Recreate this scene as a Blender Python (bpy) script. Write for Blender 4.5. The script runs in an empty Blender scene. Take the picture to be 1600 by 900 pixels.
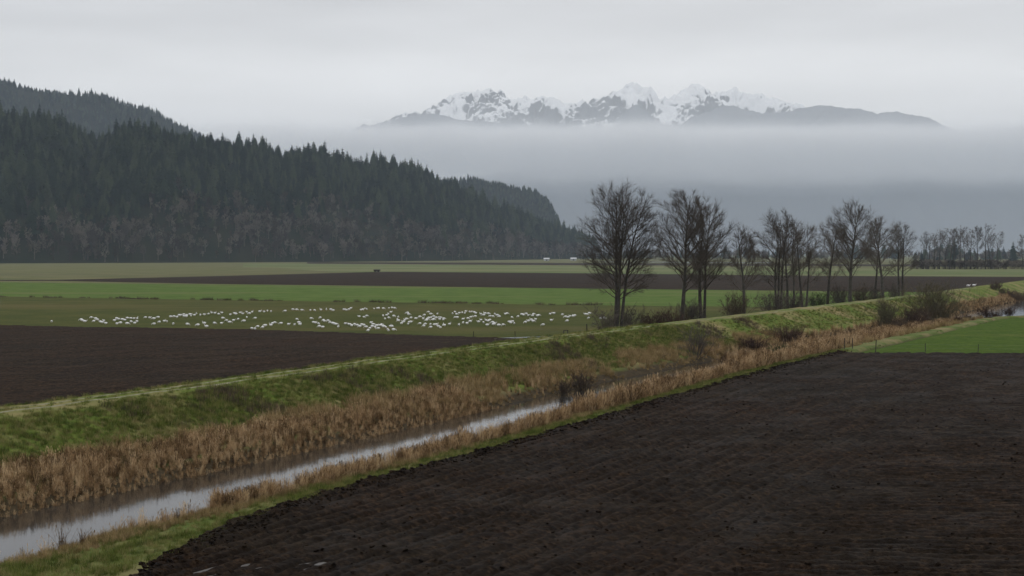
import bpy, math, random
import numpy as np
from mathutils import Vector

# ------------------------------------------------------------------ camera, sky, sun, exposure
sc = bpy.context.scene
COL = sc.collection
CAM_H, FPX, PITCH = 12.5, 1600 * 50 / 36.0, math.radians(1.392)
cam_d = bpy.data.cameras.new('camera'); cam_d.lens = 50; cam_d.sensor_width = 36
cam_d.clip_start = 0.5; cam_d.clip_end = 120000
cam = bpy.data.objects.new('camera', cam_d); COL.objects.link(cam)
cam.location = (0, 0, CAM_H); cam.rotation_euler = (math.radians(90) - PITCH, 0, 0)
sc.camera = cam

SUN_EL, SUN_AZ = math.radians(48), math.radians(8)        # soft light through the overcast, ahead of the camera
world = bpy.data.worlds.new('World'); sc.world = world; world.use_nodes = True
wn, wl = world.node_tree.nodes, world.node_tree.links
wn.clear()
wout = wn.new('ShaderNodeOutputWorld'); wbg = wn.new('ShaderNodeBackground'); wbg.inputs['Strength'].default_value = 0.1
sky = wn.new('ShaderNodeTexSky'); sky.sky_type = 'NISHITA'; sky.sun_disc = False
sky.sun_elevation = SUN_EL; sky.sun_rotation = SUN_AZ; sky.dust_density = 4.0
wtc = wn.new('ShaderNodeTexCoord'); wsep = wn.new('ShaderNodeSeparateXYZ')
wl.new(wtc.outputs['Generated'], wsep.inputs[0])
wr = wn.new('ShaderNodeValToRGB')                          # overcast deck: brightness over elevation (z of the direction)
cr = wr.color_ramp; cr.interpolation = 'EASE'
cr.elements[0].position = 0.0; cr.elements[0].color = (.54, .55, .565, 1)
cr.elements[1].position = 1.0; cr.elements[1].color = (.74, .75, .77, 1)
for p, c in ((.05, (.58, .588, .60, 1)), (.11, (.655, .66, .668, 1)), (.16, (.545, .552, .566, 1)), (.205, (.50, .508, .525, 1)), (.4, (.61, .62, .64, 1))):
    e = cr.elements.new(p); e.color = c
wl.new(wsep.outputs['Z'], wr.inputs[0])
wmap = wn.new('ShaderNodeMapping'); wmap.inputs['Scale'].default_value = (1.6, 1.6, 9.0)
wl.new(wtc.outputs['Generated'], wmap.inputs[0])
wno = wn.new('ShaderNodeTexNoise'); wno.inputs['Scale'].default_value = 1.5; wno.inputs['Detail'].default_value = 5; wno.inputs['Roughness'].default_value = .5
wl.new(wmap.outputs[0], wno.inputs['Vector'])
wmr = wn.new('ShaderNodeMapRange'); wmr.inputs['From Min'].default_value = .25; wmr.inputs['From Max'].default_value = .75
wmr.inputs['To Min'].default_value = 9.0; wmr.inputs['To Max'].default_value = 13.4
wl.new(wno.outputs[0], wmr.inputs['Value'])
wvm = wn.new('ShaderNodeVectorMath'); wvm.operation = 'SCALE'
wl.new(wr.outputs[0], wvm.inputs[0]); wl.new(wmr.outputs[0], wvm.inputs['Scale'])
wmix = wn.new('ShaderNodeMix'); wmix.data_type = 'RGBA'; wmix.inputs['Factor'].default_value = .94
wl.new(sky.outputs[0], wmix.inputs['A']); wl.new(wvm.outputs[0], wmix.inputs['B'])
wl.new(wmix.outputs['Result'], wbg.inputs['Color']); wl.new(wbg.outputs[0], wout.inputs['Surface'])

sun_d = bpy.data.lights.new('sun', 'SUN'); sun_d.energy = 0.6; sun_d.angle = math.radians(40); sun_d.color = (1, .97, .93)
sun = bpy.data.objects.new('sun', sun_d); COL.objects.link(sun)
to_sun = Vector((math.sin(SUN_AZ) * math.cos(SUN_EL), math.cos(SUN_AZ) * math.cos(SUN_EL), math.sin(SUN_EL)))
sun.rotation_euler = to_sun.to_track_quat('Z', 'Y').to_euler()
vs = sc.view_settings; vs.view_transform = 'Standard'; vs.look = 'None'; vs.exposure = 0.22; vs.gamma = 1.0; vs.use_curve_mapping = False
sc.cycles.use_denoising = True
sc.cycles.max_bounces = 5; sc.cycles.diffuse_bounces = 2; sc.cycles.volume_bounces = 2; sc.cycles.transparent_max_bounces = 8

# ------------------------------------------------------------------ numeric helpers
rng = np.random.default_rng(7); random.seed(7)
CP, SP = math.cos(PITCH), math.sin(PITCH)

def ray(u, v):
    a, b = (u - 800) / FPX, (450 - v) / FPX
    return a, CP + b * SP, -SP + b * CP                     # x, y, z of the viewing direction

def gnd(u, v, z=0.0):
    """the place on the level z that the photograph shows at (u, v)"""
    x, y, dz = ray(u, v); k = (z - CAM_H) / dz
    return x * k, y * k

def at(u, v, y):
    x, yy, dz = ray(u, v); k = y / yy
    return x * k, y, CAM_H + dz * k

def _h(ix, iy, seed):
    n = (ix.astype(np.int64) * 374761393 + iy.astype(np.int64) * 668265263 + seed * 974711) & 0x7fffffff
    n = ((n ^ (n >> 13)) * 1274126177) & 0x7fffffff
    return ((n ^ (n >> 16)) & 0xffff) / 65535.0

def vnoise(x, y, seed=0):
    x = np.asarray(x, float); y = np.asarray(y, float)
    ix, iy = np.floor(x), np.floor(y); fx, fy = x - ix, y - iy
    fx, fy = fx * fx * (3 - 2 * fx), fy * fy * (3 - 2 * fy)
    ix, iy = ix.astype(np.int64), iy.astype(np.int64)
    a, b, c, d = _h(ix, iy, seed), _h(ix + 1, iy, seed), _h(ix, iy + 1, seed), _h(ix + 1, iy + 1, seed)
    return (a * (1 - fx) + b * fx) * (1 - fy) + (c * (1 - fx) + d * fx) * fy

def fbm(x, y, seed=0, o=4, g=.5):
    s, a, t = 0, 1, 0
    for i in range(o):
        s = s + a * vnoise(x * 2 ** i, y * 2 ** i, seed + i * 17); t += a; a *= g
    return s / t - .5

# the dike's crest line: x as a smooth function of y
_by = np.arange(-300, 9000, 4.0)
_bx = np.interp(_by, [-250, 91, 128, 176, 247, 332, 529, 8900], [-221, -33, -17.2, 5.5, 44, 90, 190, 4375])
_bx = np.convolve(np.pad(_bx, 10, mode='reflect', reflect_type='odd'), np.ones(21) / 21, 'valid')
_bs = np.gradient(_bx, _by); _bc = 1 / np.sqrt(1 + _bs ** 2)
def bx(y): return np.interp(y, _by, _bx)
def bc(y): return np.interp(y, _by, _bc)
def yt(y, t): return bx(y) + t / bc(y)                      # x of the place t metres right of the crest line at y
def tof(x, y): return (x - bx(y)) * bc(y)
_pt = [-60, -9, -7, -1, .5, 2, 4, 5, 9.3, 11.5, 13.5, 15, 15.8, 19.6, 24.6, 25.6, 26.5, 27.7, 29, 33, 60]
_pz = [-.15, -.15, .1, 2.25, 2.5, 2.52, 2.48, 2.35, .62, .12, -.33, -.8, -1.3, -2, -1.5, -.9, -.3, 0, .06, 0, 0]
WATER_Z = -1.0
def pool(y): return 13 * np.clip((y - 278) / 14, 0, 1) * np.clip((405 - y) / 25, 0, 1)     # the stream widens at its far bend
def gz(x, y):
    t = tof(x, y) + .9 * fbm(x / 9, y / 9, 5, 2); t = t - pool(y) * np.clip((t - 19.6) / 17, 0, 1)
    z = np.interp(t, _pt, _pz)
    z = z - 1.0 * np.clip((t - 30.5 - 4.2 * np.clip((72 - y) / 18, 0, 1) ** 1.5) / 1.0, 0, 1)
    w = np.clip((t + 8) / 3, 0, 1)
    rough = np.where((t > 5) & (t < 15), 1.0, .4)
    return z + w * rough * (.45 * fbm(x / 3.2, y / 3.2, 9, 3) + .16 * fbm(x / .9, y / .9, 11, 2))

# ------------------------------------------------------------------ object helpers
def mesh_obj(name, verts, faces, mats, parent=None, smooth=True, mi=None):
    me = bpy.data.meshes.new(name)
    verts = np.asarray(verts, np.float32).reshape(-1, 3); faces = np.asarray(faces, np.int32)
    k = faces.shape[1]
    me.vertices.add(len(verts)); me.vertices.foreach_set('co', verts.ravel())
    me.loops.add(faces.size); me.loops.foreach_set('vertex_index', faces.ravel())
    me.polygons.add(len(faces)); me.polygons.foreach_set('loop_start', np.arange(0, faces.size, k, dtype=np.int32))
    me.polygons.foreach_set('loop_total', np.full(len(faces), k, np.int32))
    me.polygons.foreach_set('use_smooth', np.full(len(faces), smooth))
    if mi is not None: me.polygons.foreach_set('material_index', np.asarray(mi, np.int32))
    me.update(calc_edges=True)
    for m in (mats if isinstance(mats, (list, tuple)) else [mats]): me.materials.append(m)
    o = bpy.data.objects.new(name, me)
    if parent is not False: COL.objects.link(o)
    if parent: o.parent = parent
    return o

def tag(o, label, cat=None, group=None, kind=None):
    o['label'] = label
    if cat: o['category'] = cat
    if group: o['group'] = group
    if kind: o['kind'] = kind
    return o

def empty(name, loc, rz=0, s=1.0):
    o = bpy.data.objects.new(name, None); COL.objects.link(o)
    o.location = loc; o.rotation_euler = (0, 0, rz); o.scale = (s, s, s); o.empty_display_size = .5
    return o

def link_part(name, me, parent):
    o = bpy.data.objects.new(name, me); COL.objects.link(o); o.parent = parent; return o

def grid_faces(nr, nc):
    i = np.arange(nr - 1)[:, None] * nc + np.arange(nc - 1)[None, :]
    return np.stack([i, i + 1, i + 1 + nc, i + nc], -1).reshape(-1, 4)

def structure(o, label):
    return tag(o, label, kind='structure')

# ------------------------------------------------------------------ materials
def ramp(nt, fac, stops):
    r = nt.nodes.new('ShaderNodeValToRGB'); e = r.color_ramp.elements
    e[0].position, e[0].color = stops[0][0], (*stops[0][1], 1)
    e[1].position, e[1].color = stops[-1][0], (*stops[-1][1], 1)
    for p, c in stops[1:-1]: q = e.new(p); q.color = (*c, 1)
    nt.links.new(fac, r.inputs[0]); return r.outputs[0]

def noise(nt, vec, scale, detail=4, rough=.55, stretch=None, rot=0, dist=0):
    if stretch or rot:
        m = nt.nodes.new('ShaderNodeMapping'); m.inputs['Scale'].default_value = stretch or (1, 1, 1)
        m.inputs['Rotation'].default_value = (0, 0, rot); m.vector_type = 'POINT'
        if rot:
            m.vector_type = 'TEXTURE'; m.inputs['Scale'].default_value = tuple(1 / q for q in (stretch or (1, 1, 1)))
        nt.links.new(vec, m.inputs[0]); vec = m.outputs[0]
    n = nt.nodes.new('ShaderNodeTexNoise'); n.inputs['Scale'].default_value = scale; n.inputs['Detail'].default_value = detail
    n.inputs['Roughness'].default_value = rough; n.inputs['Distortion'].default_value = dist
    nt.links.new(vec, n.inputs['Vector']); return n.outputs['Fac']

def mixc(nt, fac, a, b, mode='MIX'):
    m = nt.nodes.new('ShaderNodeMix'); m.data_type = 'RGBA'; m.blend_type = mode
    for s, q in (('Factor', fac), ('A', a), ('B', b)):
        if isinstance(q, (int, float)): m.inputs[s].default_value = q
        elif isinstance(q, tuple): m.inputs[s].default_value = (*q, 1)
        else: nt.links.new(q, m.inputs[s])
    return m.outputs['Result']

def maprange(nt, v, a, b, c=0., d=1.):
    m = nt.nodes.new('ShaderNodeMapRange'); nt.links.new(v, m.inputs['Value'])
    for k, q in zip(('From Min', 'From Max', 'To Min', 'To Max'), (a, b, c, d)): m.inputs[k].default_value = q
    return m.outputs[0]

def mat(name, build, rough=.9, spec=.25):
    m = bpy.data.materials.new(name); m.use_nodes = True; nt = m.node_tree
    b = nt.nodes['Principled BSDF']; b.inputs['Roughness'].default_value = rough; b.inputs['Specular IOR Level'].default_value = spec
    c = nt.nodes.new('ShaderNodeNewGeometry')
    out = build(nt, c.outputs['Position'], b)
    if out is not None:
        if isinstance(out, tuple): b.inputs['Base Color'].default_value = (*out, 1)
        else: nt.links.new(out, b.inputs['Base Color'])
    return m

def bump(nt, b, h, strength, dist):
    n = nt.nodes.new('ShaderNodeBump'); n.inputs['Strength'].default_value = strength; n.inputs['Distance'].default_value = dist
    nt.links.new(h, n.inputs['Height']); nt.links.new(n.outputs[0], b.inputs['Normal'])

def objrand(nt):
    return nt.nodes.new('ShaderNodeObjectInfo').outputs['Random']

def soil(wet, tint=1.0, ang=0.0):
    def f(nt, P, b):
        a = noise(nt, P, .05, 4, .6); s = noise(nt, P, .35, 6, .62, (.12, 1, 1), ang); d = noise(nt, P, 2.6, 7, .78)
        c = ramp(nt, d, [(.36, tuple(q * tint for q in (.003, .0017, .0008))), (.52, tuple(q * tint for q in (.0135, .0086, .0046))), (.66, tuple(q * tint for q in (.040, .027, .0155)))])
        c = mixc(nt, maprange(nt, a, .35, .65), c, mixc(nt, 1., c, (1.35, 1.12, .98), 'MULTIPLY'))
        c = mixc(nt, maprange(nt, s, .5, .72, 0, .45), c, tuple(q * tint for q in (.036, .026, .016)))
        vm = nt.nodes.new('ShaderNodeVectorMath'); vm.operation = 'DOT_PRODUCT'; nt.links.new(P, vm.inputs[0]); vm.inputs[1].default_value = (.89, -.45, 0)
        head = maprange(nt, vm.outputs['Value'], -23, -16)
        l1 = maprange(nt, noise(nt, P, 1.1, 3, .6, (.05, 1, 1)), .45, .62); l2 = maprange(nt, noise(nt, P, 1.1, 3, .6, (.05, 1, 1), math.radians(64)), .45, .62)
        ln = nt.nodes.new('ShaderNodeMix'); nt.links.new(head, ln.inputs['Factor']); nt.links.new(l2, ln.inputs['A']); nt.links.new(l1, ln.inputs['B'])
        c = mixc(nt, maprange(nt, ln.outputs['Result'], 0, 1, .55, 0), c, mixc(nt, 1., c, (.38, .36, .34), 'MULTIPLY'))          # furrow shade painted in as dark streaks
        st = maprange(nt, noise(nt, P, 1.1, 8, .8), .66, .74, 0, .6)                      # straw and stubble bits left on top
        c = mixc(nt, st, c, tuple(q * tint for q in (.085, .070, .04)))
        if wet:
            w = maprange(nt, noise(nt, P, .22, 5, .6), .42, .68)
            r = maprange(nt, w, 0, 1, .95, .7); nt.links.new(r, b.inputs['Roughness'])
        bump(nt, b, noise(nt, P, 4.5, 6, .75), 1.0, .22)
        return c
    return mat('plowed_soil', f, .95, .06)
M_soil = soil(True, 1.35); M_soil_far = soil(False, 1.85); M_soil_strip = soil(False, 1.7)

def muddy(nt, P, c):
    q = nt.nodes.new('ShaderNodeSeparateXYZ'); nt.links.new(P, q.inputs[0])
    return mixc(nt, maprange(nt, q.outputs['Z'], -.15, -.55), c, ramp(nt, noise(nt, P, 2, 5), [(.3, (.030, .023, .014)), (.7, (.075, .056, .032))]))

def grass(name, dark, mid, light, dry, dryness, big=.05, ang=0., stretch=(1, 1, 1), mud=False):
    def f(nt, P, b):
        d = noise(nt, P, 1.6, 6, .7); a = noise(nt, P, big, 5, .6, stretch, ang); e = noise(nt, P, big * 4.3, 4, .6)
        c = ramp(nt, d, [(.28, dark), (.52, mid), (.78, light)])
        c = mixc(nt, maprange(nt, e, .32, .66, 0, 1.), c, mixc(nt, 1., c, (.62, .74, .6), 'MULTIPLY'))
        c = mixc(nt, maprange(nt, a, .62 - dryness * .3, .82 - dryness * .3), c, dry)
        if mud: c = muddy(nt, P, c)
        bump(nt, b, noise(nt, P, 4, 5, .7), .6, .12)
        return c
    return mat(name, f, .95, .03)
M_dike = grass('dike_grass', (.078, .105, .022), (.135, .165, .036), (.200, .215, .062), (.235, .19, .09), .55, .12, mud=True)
M_green = grass('field_green', (.072, .110, .024), (.100, .143, .033), (.132, .170, .046), (.135, .135, .053), .3, .03, 0, (.25, 1, 1))
M_lawn = grass('meadow_green', (.036, .064, .008), (.066, .102, .013), (.105, .138, .026), (.110, .115, .030), .2, .09, 0, (.3, 1, 1))
M_olive = grass('field_olive', (.056, .058, .016), (.078, .080, .023), (.104, .102, .031), (.100, .085, .032), .4, .02, 0, (.15, 1, 1))
M_pale = grass('field_pale', (.11, .13, .055), (.14, .16, .07), (.18, .19, .09), (.19, .175, .095), .5, .006, 0, (.15, 1, 1))
M_tan = grass('field_tan', (.12, .115, .055), (.155, .142, .070), (.19, .17, .09), (.105, .10, .055), .4, .008, 0, (.12, 1, 1))
M_gravel = mat('track_gravel', lambda nt, P, b: ramp(nt, noise(nt, P, 2.2, 6, .7), [(.3, (.13, .135, .06)), (.55, (.23, .215, .14)), (.8, (.32, .30, .23))]), .95, .1)

def f_water(nt, P, b):
    b.inputs['Metallic'].default_value = 0; b.inputs['IOR'].default_value = 1.333
    n = noise(nt, P, .9, 3, .5, (1.0, .45, 1), .45); bump(nt, b, n, .05, .10)
    return ramp(nt, noise(nt, P, .15, 3), [(.3, (.022, .020, .017)), (.7, (.034, .031, .027))])
M_water = mat('stream_water', f_water, .07, .5)

M_puddle = mat('muddy_puddle', lambda nt, P, b: ramp(nt, noise(nt, P, 3, 4), [(.3, (.02, .016, .012)), (.7, (.04, .033, .026))]), .5, .3)

def bladed(name, stops, inst=.5, rough=.85, fine=1.3):
    """colour runs along a per-instance random plus a fine spatial noise"""
    def f(nt, P, b):
        r = objrand(nt); n = noise(nt, P, fine, 5, .7)
        m = nt.nodes.new('ShaderNodeMath'); m.operation = 'ADD'
        nt.links.new(maprange(nt, r, 0, 1, -inst / 2, inst / 2), m.inputs[0]); nt.links.new(n, m.inputs[1])
        return ramp(nt, m.outputs[0], stops)
    return mat(name, f, rough, .05)
M_reed = bladed('reed_straw', [(.25, (.05, .030, .014)), (.40, (.19, .118, .057)), (.56, (.40, .26, .135)), (.74, (.66, .49, .29))], .5, .85, 5.0)
M_drygrass = bladed('dry_grass_blades', [(.2, (.15, .105, .045)), (.5, (.30, .215, .10)), (.8, (.43, .32, .17))], .5)
M_blade = bladed('grass_blades', [(.2, (.045, .066, .010)), (.42, (.115, .148, .028)), (.62, (.190, .210, .056)), (.82, (.30, .25, .11))], .75, .85, 2.5)
M_bark = bladed('bark', [(.25, (.036, .031, .026)), (.5, (.062, .054, .046)), (.8, (.11, .10, .086))], .2)
M_twig = bladed('twigs', [(.25, (.065, .053, .044)), (.5, (.10, .082, .068)), (.8, (.15, .125, .104))], .3)
M_bush = bladed('shrub_twigs', [(.25, (.055, .041, .031)), (.5, (.10, .073, .053)), (.8, (.16, .115, .08))], .35)
M_bramble = bladed('bramble_canes', [(.25, (.044, .026, .020)), (.5, (.078, .047, .035)), (.8, (.13, .082, .058))], .35)
M_willow = bladed('willow_twigs', [(.25, (.065, .058, .036)), (.5, (.115, .100, .058)), (.8, (.18, .15, .085))], .35)
M_evergreen = bladed('evergreen_leaves', [(.25, (.022, .030, .012)), (.5, (.042, .052, .020)), (.8, (.075, .080, .034))], .35)
M_conifer = bladed('conifer_needles', [(.15, (.008, .016, .010)), (.5, (.022, .036, .020)), (.85, (.055, .070, .036))], .9)
M_alder = bladed('bare_wood_far', [(.2, (.060, .050, .043)), (.5, (.120, .098, .083)), (.8, (.22, .19, .16))], .9)
M_forest_floor = mat('forest_floor', lambda nt, P, b: ramp(nt, noise(nt, P, .02, 5, .6), [(.3, (.014, .020, .012)), (.7, (.034, .034, .022))]), 1, 0)
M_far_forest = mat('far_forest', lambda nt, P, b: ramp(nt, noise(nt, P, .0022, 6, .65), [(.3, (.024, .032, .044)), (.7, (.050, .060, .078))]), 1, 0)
M_post = mat('fence_post_wood', lambda nt, P, b: ramp(nt, noise(nt, P, 6, 4), [(.3, (.030, .026, .022)), (.7, (.065, .058, .05))]), .9, .1)
M_wire = mat('fence_wire', lambda nt, P, b: (.10, .10, .10), .6, .4)
M_feather = mat('white_feathers', lambda nt, P, b: ramp(nt, noise(nt, P, 6, 3), [(.3, (.80, .79, .77)), (.7, (.88, .87, .86))]), .8, .1)
M_wingtip = mat('dark_wingtip', lambda nt, P, b: (.05, .05, .05), .8, .1)
M_bill = mat('pink_bill', lambda nt, P, b: (.45, .2, .14), .6, .2)
M_shed_wall = mat('painted_boards', lambda nt, P, b: ramp(nt, noise(nt, P, .5, 3), [(.3, (.40, .41, .42)), (.7, (.50, .51, .52))]), .8, .2)
M_shed_roof = mat('metal_roof', lambda nt, P, b: ramp(nt, noise(nt, P, .6, 3), [(.3, (.42, .43, .45)), (.7, (.55, .56, .58))]), .5, .4)
M_shed_door = mat('shed_door_paint', lambda nt, P, b: (.16, .15, .14), .7, .2)

# ------------------------------------------------------------------ ground: two sheets either side of dike and stream
ys = np.concatenate([np.arange(-240, 600, 20.), np.arange(600, 10600, 200.)])
def side_sheet(name, edge_t, xfar, z, m):
    a = np.stack([yt(ys, edge_t), ys, np.full_like(ys, z)], -1); n = 24
    b = np.stack([np.full_like(ys, xfar), ys, np.full_like(ys, z)], -1)
    w = np.linspace(0, 1, n)[None, :, None]
    V = a[:, None] * (1 - w) + b[:, None] * w
    return mesh_obj(name, V, grid_faces(len(ys), n), m)
structure(side_sheet('ground', -8.2, -5900, 0, M_tan), 'flat valley floor of rough pasture left of the dike')
structure(side_sheet('ground', 31.5, 5900, -.6, M_tan), 'flat valley floor right of the stream')
ym = np.concatenate([np.arange(177, 330, .7), np.arange(330, 640, 6.)]); wm = np.linspace(0, 1, 150) ** 1.3
Xm = yt(ym, 31.0 + pool(ym))[:, None] * (1 - wm) + (yt(ym, 31.0) + 170)[:, None] * wm; Ym = np.repeat(ym[:, None], len(wm), 1)
Zm = .02 + .22 * fbm(Xm / 14, Ym / 14, 43, 3) + .12 * fbm(Xm / 2.2, Ym / 2.2, 44, 3) - .35 * np.clip(1 - wm * 40, 0, 1)
structure(mesh_obj('meadow', np.stack([Xm, Ym, Zm], -1), grid_faces(len(ym), len(wm)), M_lawn), 'bright green meadow beyond the dark plowed field')

# dike and both banks
yy = np.concatenate([np.arange(-200, 45, 5.), np.arange(45, 210, .42), np.arange(210, 420, .9), np.arange(420, 900, 5.), np.arange(900, 10600, 100.)])
def strip(name, t0, t1, dt, m, zf=gz):
    ts = np.arange(t0, t1 + dt * .5, dt)
    Y = np.repeat(yy[:, None], len(ts), 1); X = yt(yy, 0)[:, None] + ts[None, :] / bc(yy)[:, None]
    return mesh_obj(name, np.stack([X, Y, zf(X, Y)], -1), grid_faces(len(yy), len(ts)), m)
structure(strip('dike', -10, 19.6, .37, M_dike), 'long grassy dike running beside the stream')
def f_bank(nt, P, b):
    c = ramp(nt, noise(nt, P, 1.8, 6, .7), [(.25, (.050, .074, .014)), (.5, (.082, .112, .022)), (.75, (.125, .150, .042))])
    bump(nt, b, noise(nt, P, 4, 5, .7), .7, .12)
    return muddy(nt, P, mixc(nt, maprange(nt, noise(nt, P, .16, 4), .45, .7), c, (.21, .165, .08)))
M_bank = mat('verge_grass', f_bank, .95, .1)
structure(strip('stream_bank', 19.6, 47, .37, M_bank), 'grassy bank between the stream and the dark plowed field')
yw = np.concatenate([np.arange(-200, 600, 4.), np.arange(600, 10600, 200.)])
W = np.stack([np.stack([yt(yw, t), yw, np.full_like(yw, WATER_Z)], -1) for t in (14.0, 19.5, 27.0 + pool(yw))], 1)
structure(mesh_obj('stream', W, grid_faces(len(yw), 3), M_water), 'still grey stream reflecting the overcast sky')
# the two wheel tracks on the crest
ytk = np.arange(-100, 420, .8)
def wheel(t0, w):
    c = t0 + .5 * fbm(ytk / 30, ytk * 0 + t0, 3, 2); V = []
    for q in np.linspace(-w, w, 4):
        wv = q + .28 * fbm(ytk / 1.3, ytk * 0 + q, 8, 2)
        x = yt(ytk, c + wv); z = gz(x, ytk)
        V.append(np.stack([x, ytk, z + .035 - .03 * (abs(q) / w)], -1))
    return mesh_obj('track', np.stack(V, 1), grid_faces(len(ytk), 4), M_gravel)
structure(wheel(1.35, .17), 'pale wheel rut on the dike crest, the one farther from the stream')
structure(wheel(2.9, .20), 'pale wheel rut on the dike crest, the one nearer the stream')

# ------------------------------------------------------------------ the near plowed field: clods and furrows
FIELD_Y = 178.5
def field_t(y): return 29.5 + 4.2 * np.clip((72 - y) / 18, 0, 1) ** 1.5
def soil_h(x, y, t):
    head = np.clip((t - 52 + 6 * fbm(x / 15, y / 15, 30, 2)) / 4, 0, 1)              # headland worked along the edge, the rest across
    w1 = y + .1 * x + .7 * fbm(x / 25, y / 9, 31, 2); w2 = t + .25 * fbm(y / 22, t / 6, 32, 2)
    fur = head * (1 - 2 * np.abs(np.sin(w1 * np.pi / .9)) ** .7) + (1 - head) * (1 - 2 * np.abs(np.sin(w2 * np.pi / .85)) ** .7)
    big = fbm(x / 6, y / 6, 33, 3) * .16
    clod = np.abs(fbm(x / .8, y / .7, 34, 3, .6)) * .28 + np.maximum(0, fbm(x / 1.9, y / .8, 36, 3) - .06) * .36
    edge = .09 * np.exp(-((t - field_t(y) - .8) / .7) ** 2) * (1 + 2 * fbm(x / 1.1, y / 1.1, 35, 2))
    rut = 0
    for rt, d in ((33.2, .14), (35.0, .14), (38.4, .12), (40.2, .12), (44.5, .12), (46.3, .12), (50.5, .10), (52.3, .10)):
        rut = rut - d * np.exp(-((w2 - rt) / .22) ** 2)
    return .07 - .085 * fur * (.5 + vnoise(x / 5, y / 5, 38)) * np.clip((150 - y) / 60, .15, 1) + big + clod + edge + rut
ky = [34.0]
while ky[-1] < FIELD_Y + 1: ky.append(ky[-1] * 1.0031)
ky = np.array(ky); kk = np.linspace(-.40, .47, 720)
X = ky[:, None] * kk[None, :]; Y = np.repeat(ky[:, None], len(kk), 1)
T = tof(X, Y); Z = soil_h(X, Y, T)
F = grid_faces(len(ky), len(kk))
eT = field_t(Y) + .9 * fbm(X / 2.2, Y / 2.2, 40, 3) + 1.5 * fbm(X / 11, Y / 11, 41, 2); eY = FIELD_Y + 1.6 * fbm(X / 5, Y / 5, 42, 2)
drop = np.clip((T - eT) / .35, 0, 1) * np.clip((eY - Y) / .5, 0, 1)
Z = Z * drop - .12 * (1 - drop)
ok = ((T > eT - .3) & (Y < eY + .4)).ravel()
F = F[ok[F].all(1)]
used = np.unique(F); remap = np.full(X.size, -1); remap[used] = np.arange(len(used))
structure(mesh_obj('plowed_field', np.stack([X, Y, Z], -1).reshape(-1, 3)[used], remap[F], M_soil), 'dark freshly plowed field right of the stream')

def puddle(u, v, r, seed):
    x, y = gnd(u, v, .1); n = 20; a = np.linspace(0, 2 * np.pi, n, endpoint=False)
    rr = r * (1 + .9 * fbm(np.cos(a) * 1.5 + seed, np.sin(a) * 1.5, seed, 2))
    px, py = x + rr * np.cos(a) * 1.3, y + rr * np.sin(a) * 2.0
    z = float(np.quantile(soil_h(px, py, tof(px, py)), .2))
    V = np.concatenate([[[x, y, z]], np.stack([px, py, np.full(n, z)], -1)])
    return mesh_obj('puddle', V, [[0, i + 1, (i + 1) % n + 1] for i in range(n)], M_puddle)
for i, (u, v, r) in enumerate(((322, 893, .42), (395, 884, .36), (494, 886, .5))):
    structure(puddle(u, v, r, 50 + i), ('rain puddle lying between clods at the near corner of the plowed field'))

# left plowed field
xs = np.arange(-150, 16, .55); yl = np.concatenate([np.arange(70, 150, .55), np.arange(150, 262, .9)])
X, Y = np.meshgrid(xs, yl); T = tof(X, Y)
ub = 800 + X / Y * FPX; back = gnd(0, 0)[1] * 0 + CAM_H * FPX / (np.interp(ub, [-400, 0, 430, 860, 1000], [506, 508.5, 516, 531, 537]) - 396)
back = back + 1.2 * fbm(X / 4, Y / 4, 60, 2)
Z = .05 + .07 * np.sin((Y * .98 + X * .12) * 2 * np.pi / 1.9) * vnoise(X / 9, Y / 9, 61) + .22 * np.abs(fbm(X / 1.3, Y / 1.3, 62, 3)) + .1 * fbm(X / 9, Y / 9, 63, 2)
ok = ((T < -6.6 + .8 * fbm(X / 3, Y / 3, 64, 2)) & (Y < back)).ravel(); F = grid_faces(len(yl), len(xs)); F = F[ok[F].all(1)]
used = np.unique(F); remap = np.full(X.size, -1); remap[used] = np.arange(len(used))
structure(mesh_obj('plowed_field', np.stack([X, Y, Z], -1).reshape(-1, 3)[used], remap[F], M_soil_far), 'brown plowed field beyond the dike, in front of the white geese')

# flat fields laid as sheets one above the other
def sheet(name, top, bot, z, m, label, u0=-500, u1=2000, wob=.0):
    us = np.linspace(u0, u1, 140); tv = np.interp(us, *zip(*top)); bv = np.interp(us, *zip(*bot))
    rows = []
    for w in np.linspace(0, 1, 5):
        v = tv * (1 - w) + bv * w
        if w in (0, 1): v = v + wob * fbm(us / 14, us * 0 + w, 70, 3)
        p = [gnd(a, b, z) for a, b in zip(us, v)]
        x = np.array([q[0] for q in p]); y = np.array([q[1] for q in p]); x = np.minimum(x, yt(y, -7.6))
        rows.append(np.stack([x, y, np.full_like(x, z)], -1))
    return structure(mesh_obj(name, np.stack(rows, 0), grid_faces(5, len(us)), m), label)
sheet('field', [(-500, 461), (0, 463), (920, 476), (2000, 488)], [(-500, 515), (0, 518), (430, 526), (860, 545), (2000, 560)], .012, M_olive, 'dull olive grass field where the geese feed', wob=2)
sheet('field', [(-500, 438), (0, 441), (920, 451), (2000, 462)], [(-500, 461.6), (0, 463.6), (920, 476.6), (2000, 488.6)], .024, M_green, 'bright green winter wheat strip behind the geese', wob=1)
sheet('plowed_field', [(-500, 438), (90, 437.2), (330, 431.5), (600, 424.5), (920, 427), (1300, 431), (1600, 432.5), (2000, 434)], [(-500, 438.3), (90, 438.8), (330, 443.6), (600, 446.8), (920, 451), (1300, 455), (1600, 458), (2000, 462)], .036, M_soil_strip, 'far dark plowed strip behind the bright green field')
sheet('field', [(-500, 412), (430, 412), (520, 412.5), (920, 416), (1300, 419), (1600, 421), (2000, 423)], [(-500, 414), (430, 418), (520, 425), (920, 428), (1300, 431.5), (1600, 433), (2000, 435)], .024, M_pale, 'pale green pasture beyond the far plowed strip', 380, 2000)
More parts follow.
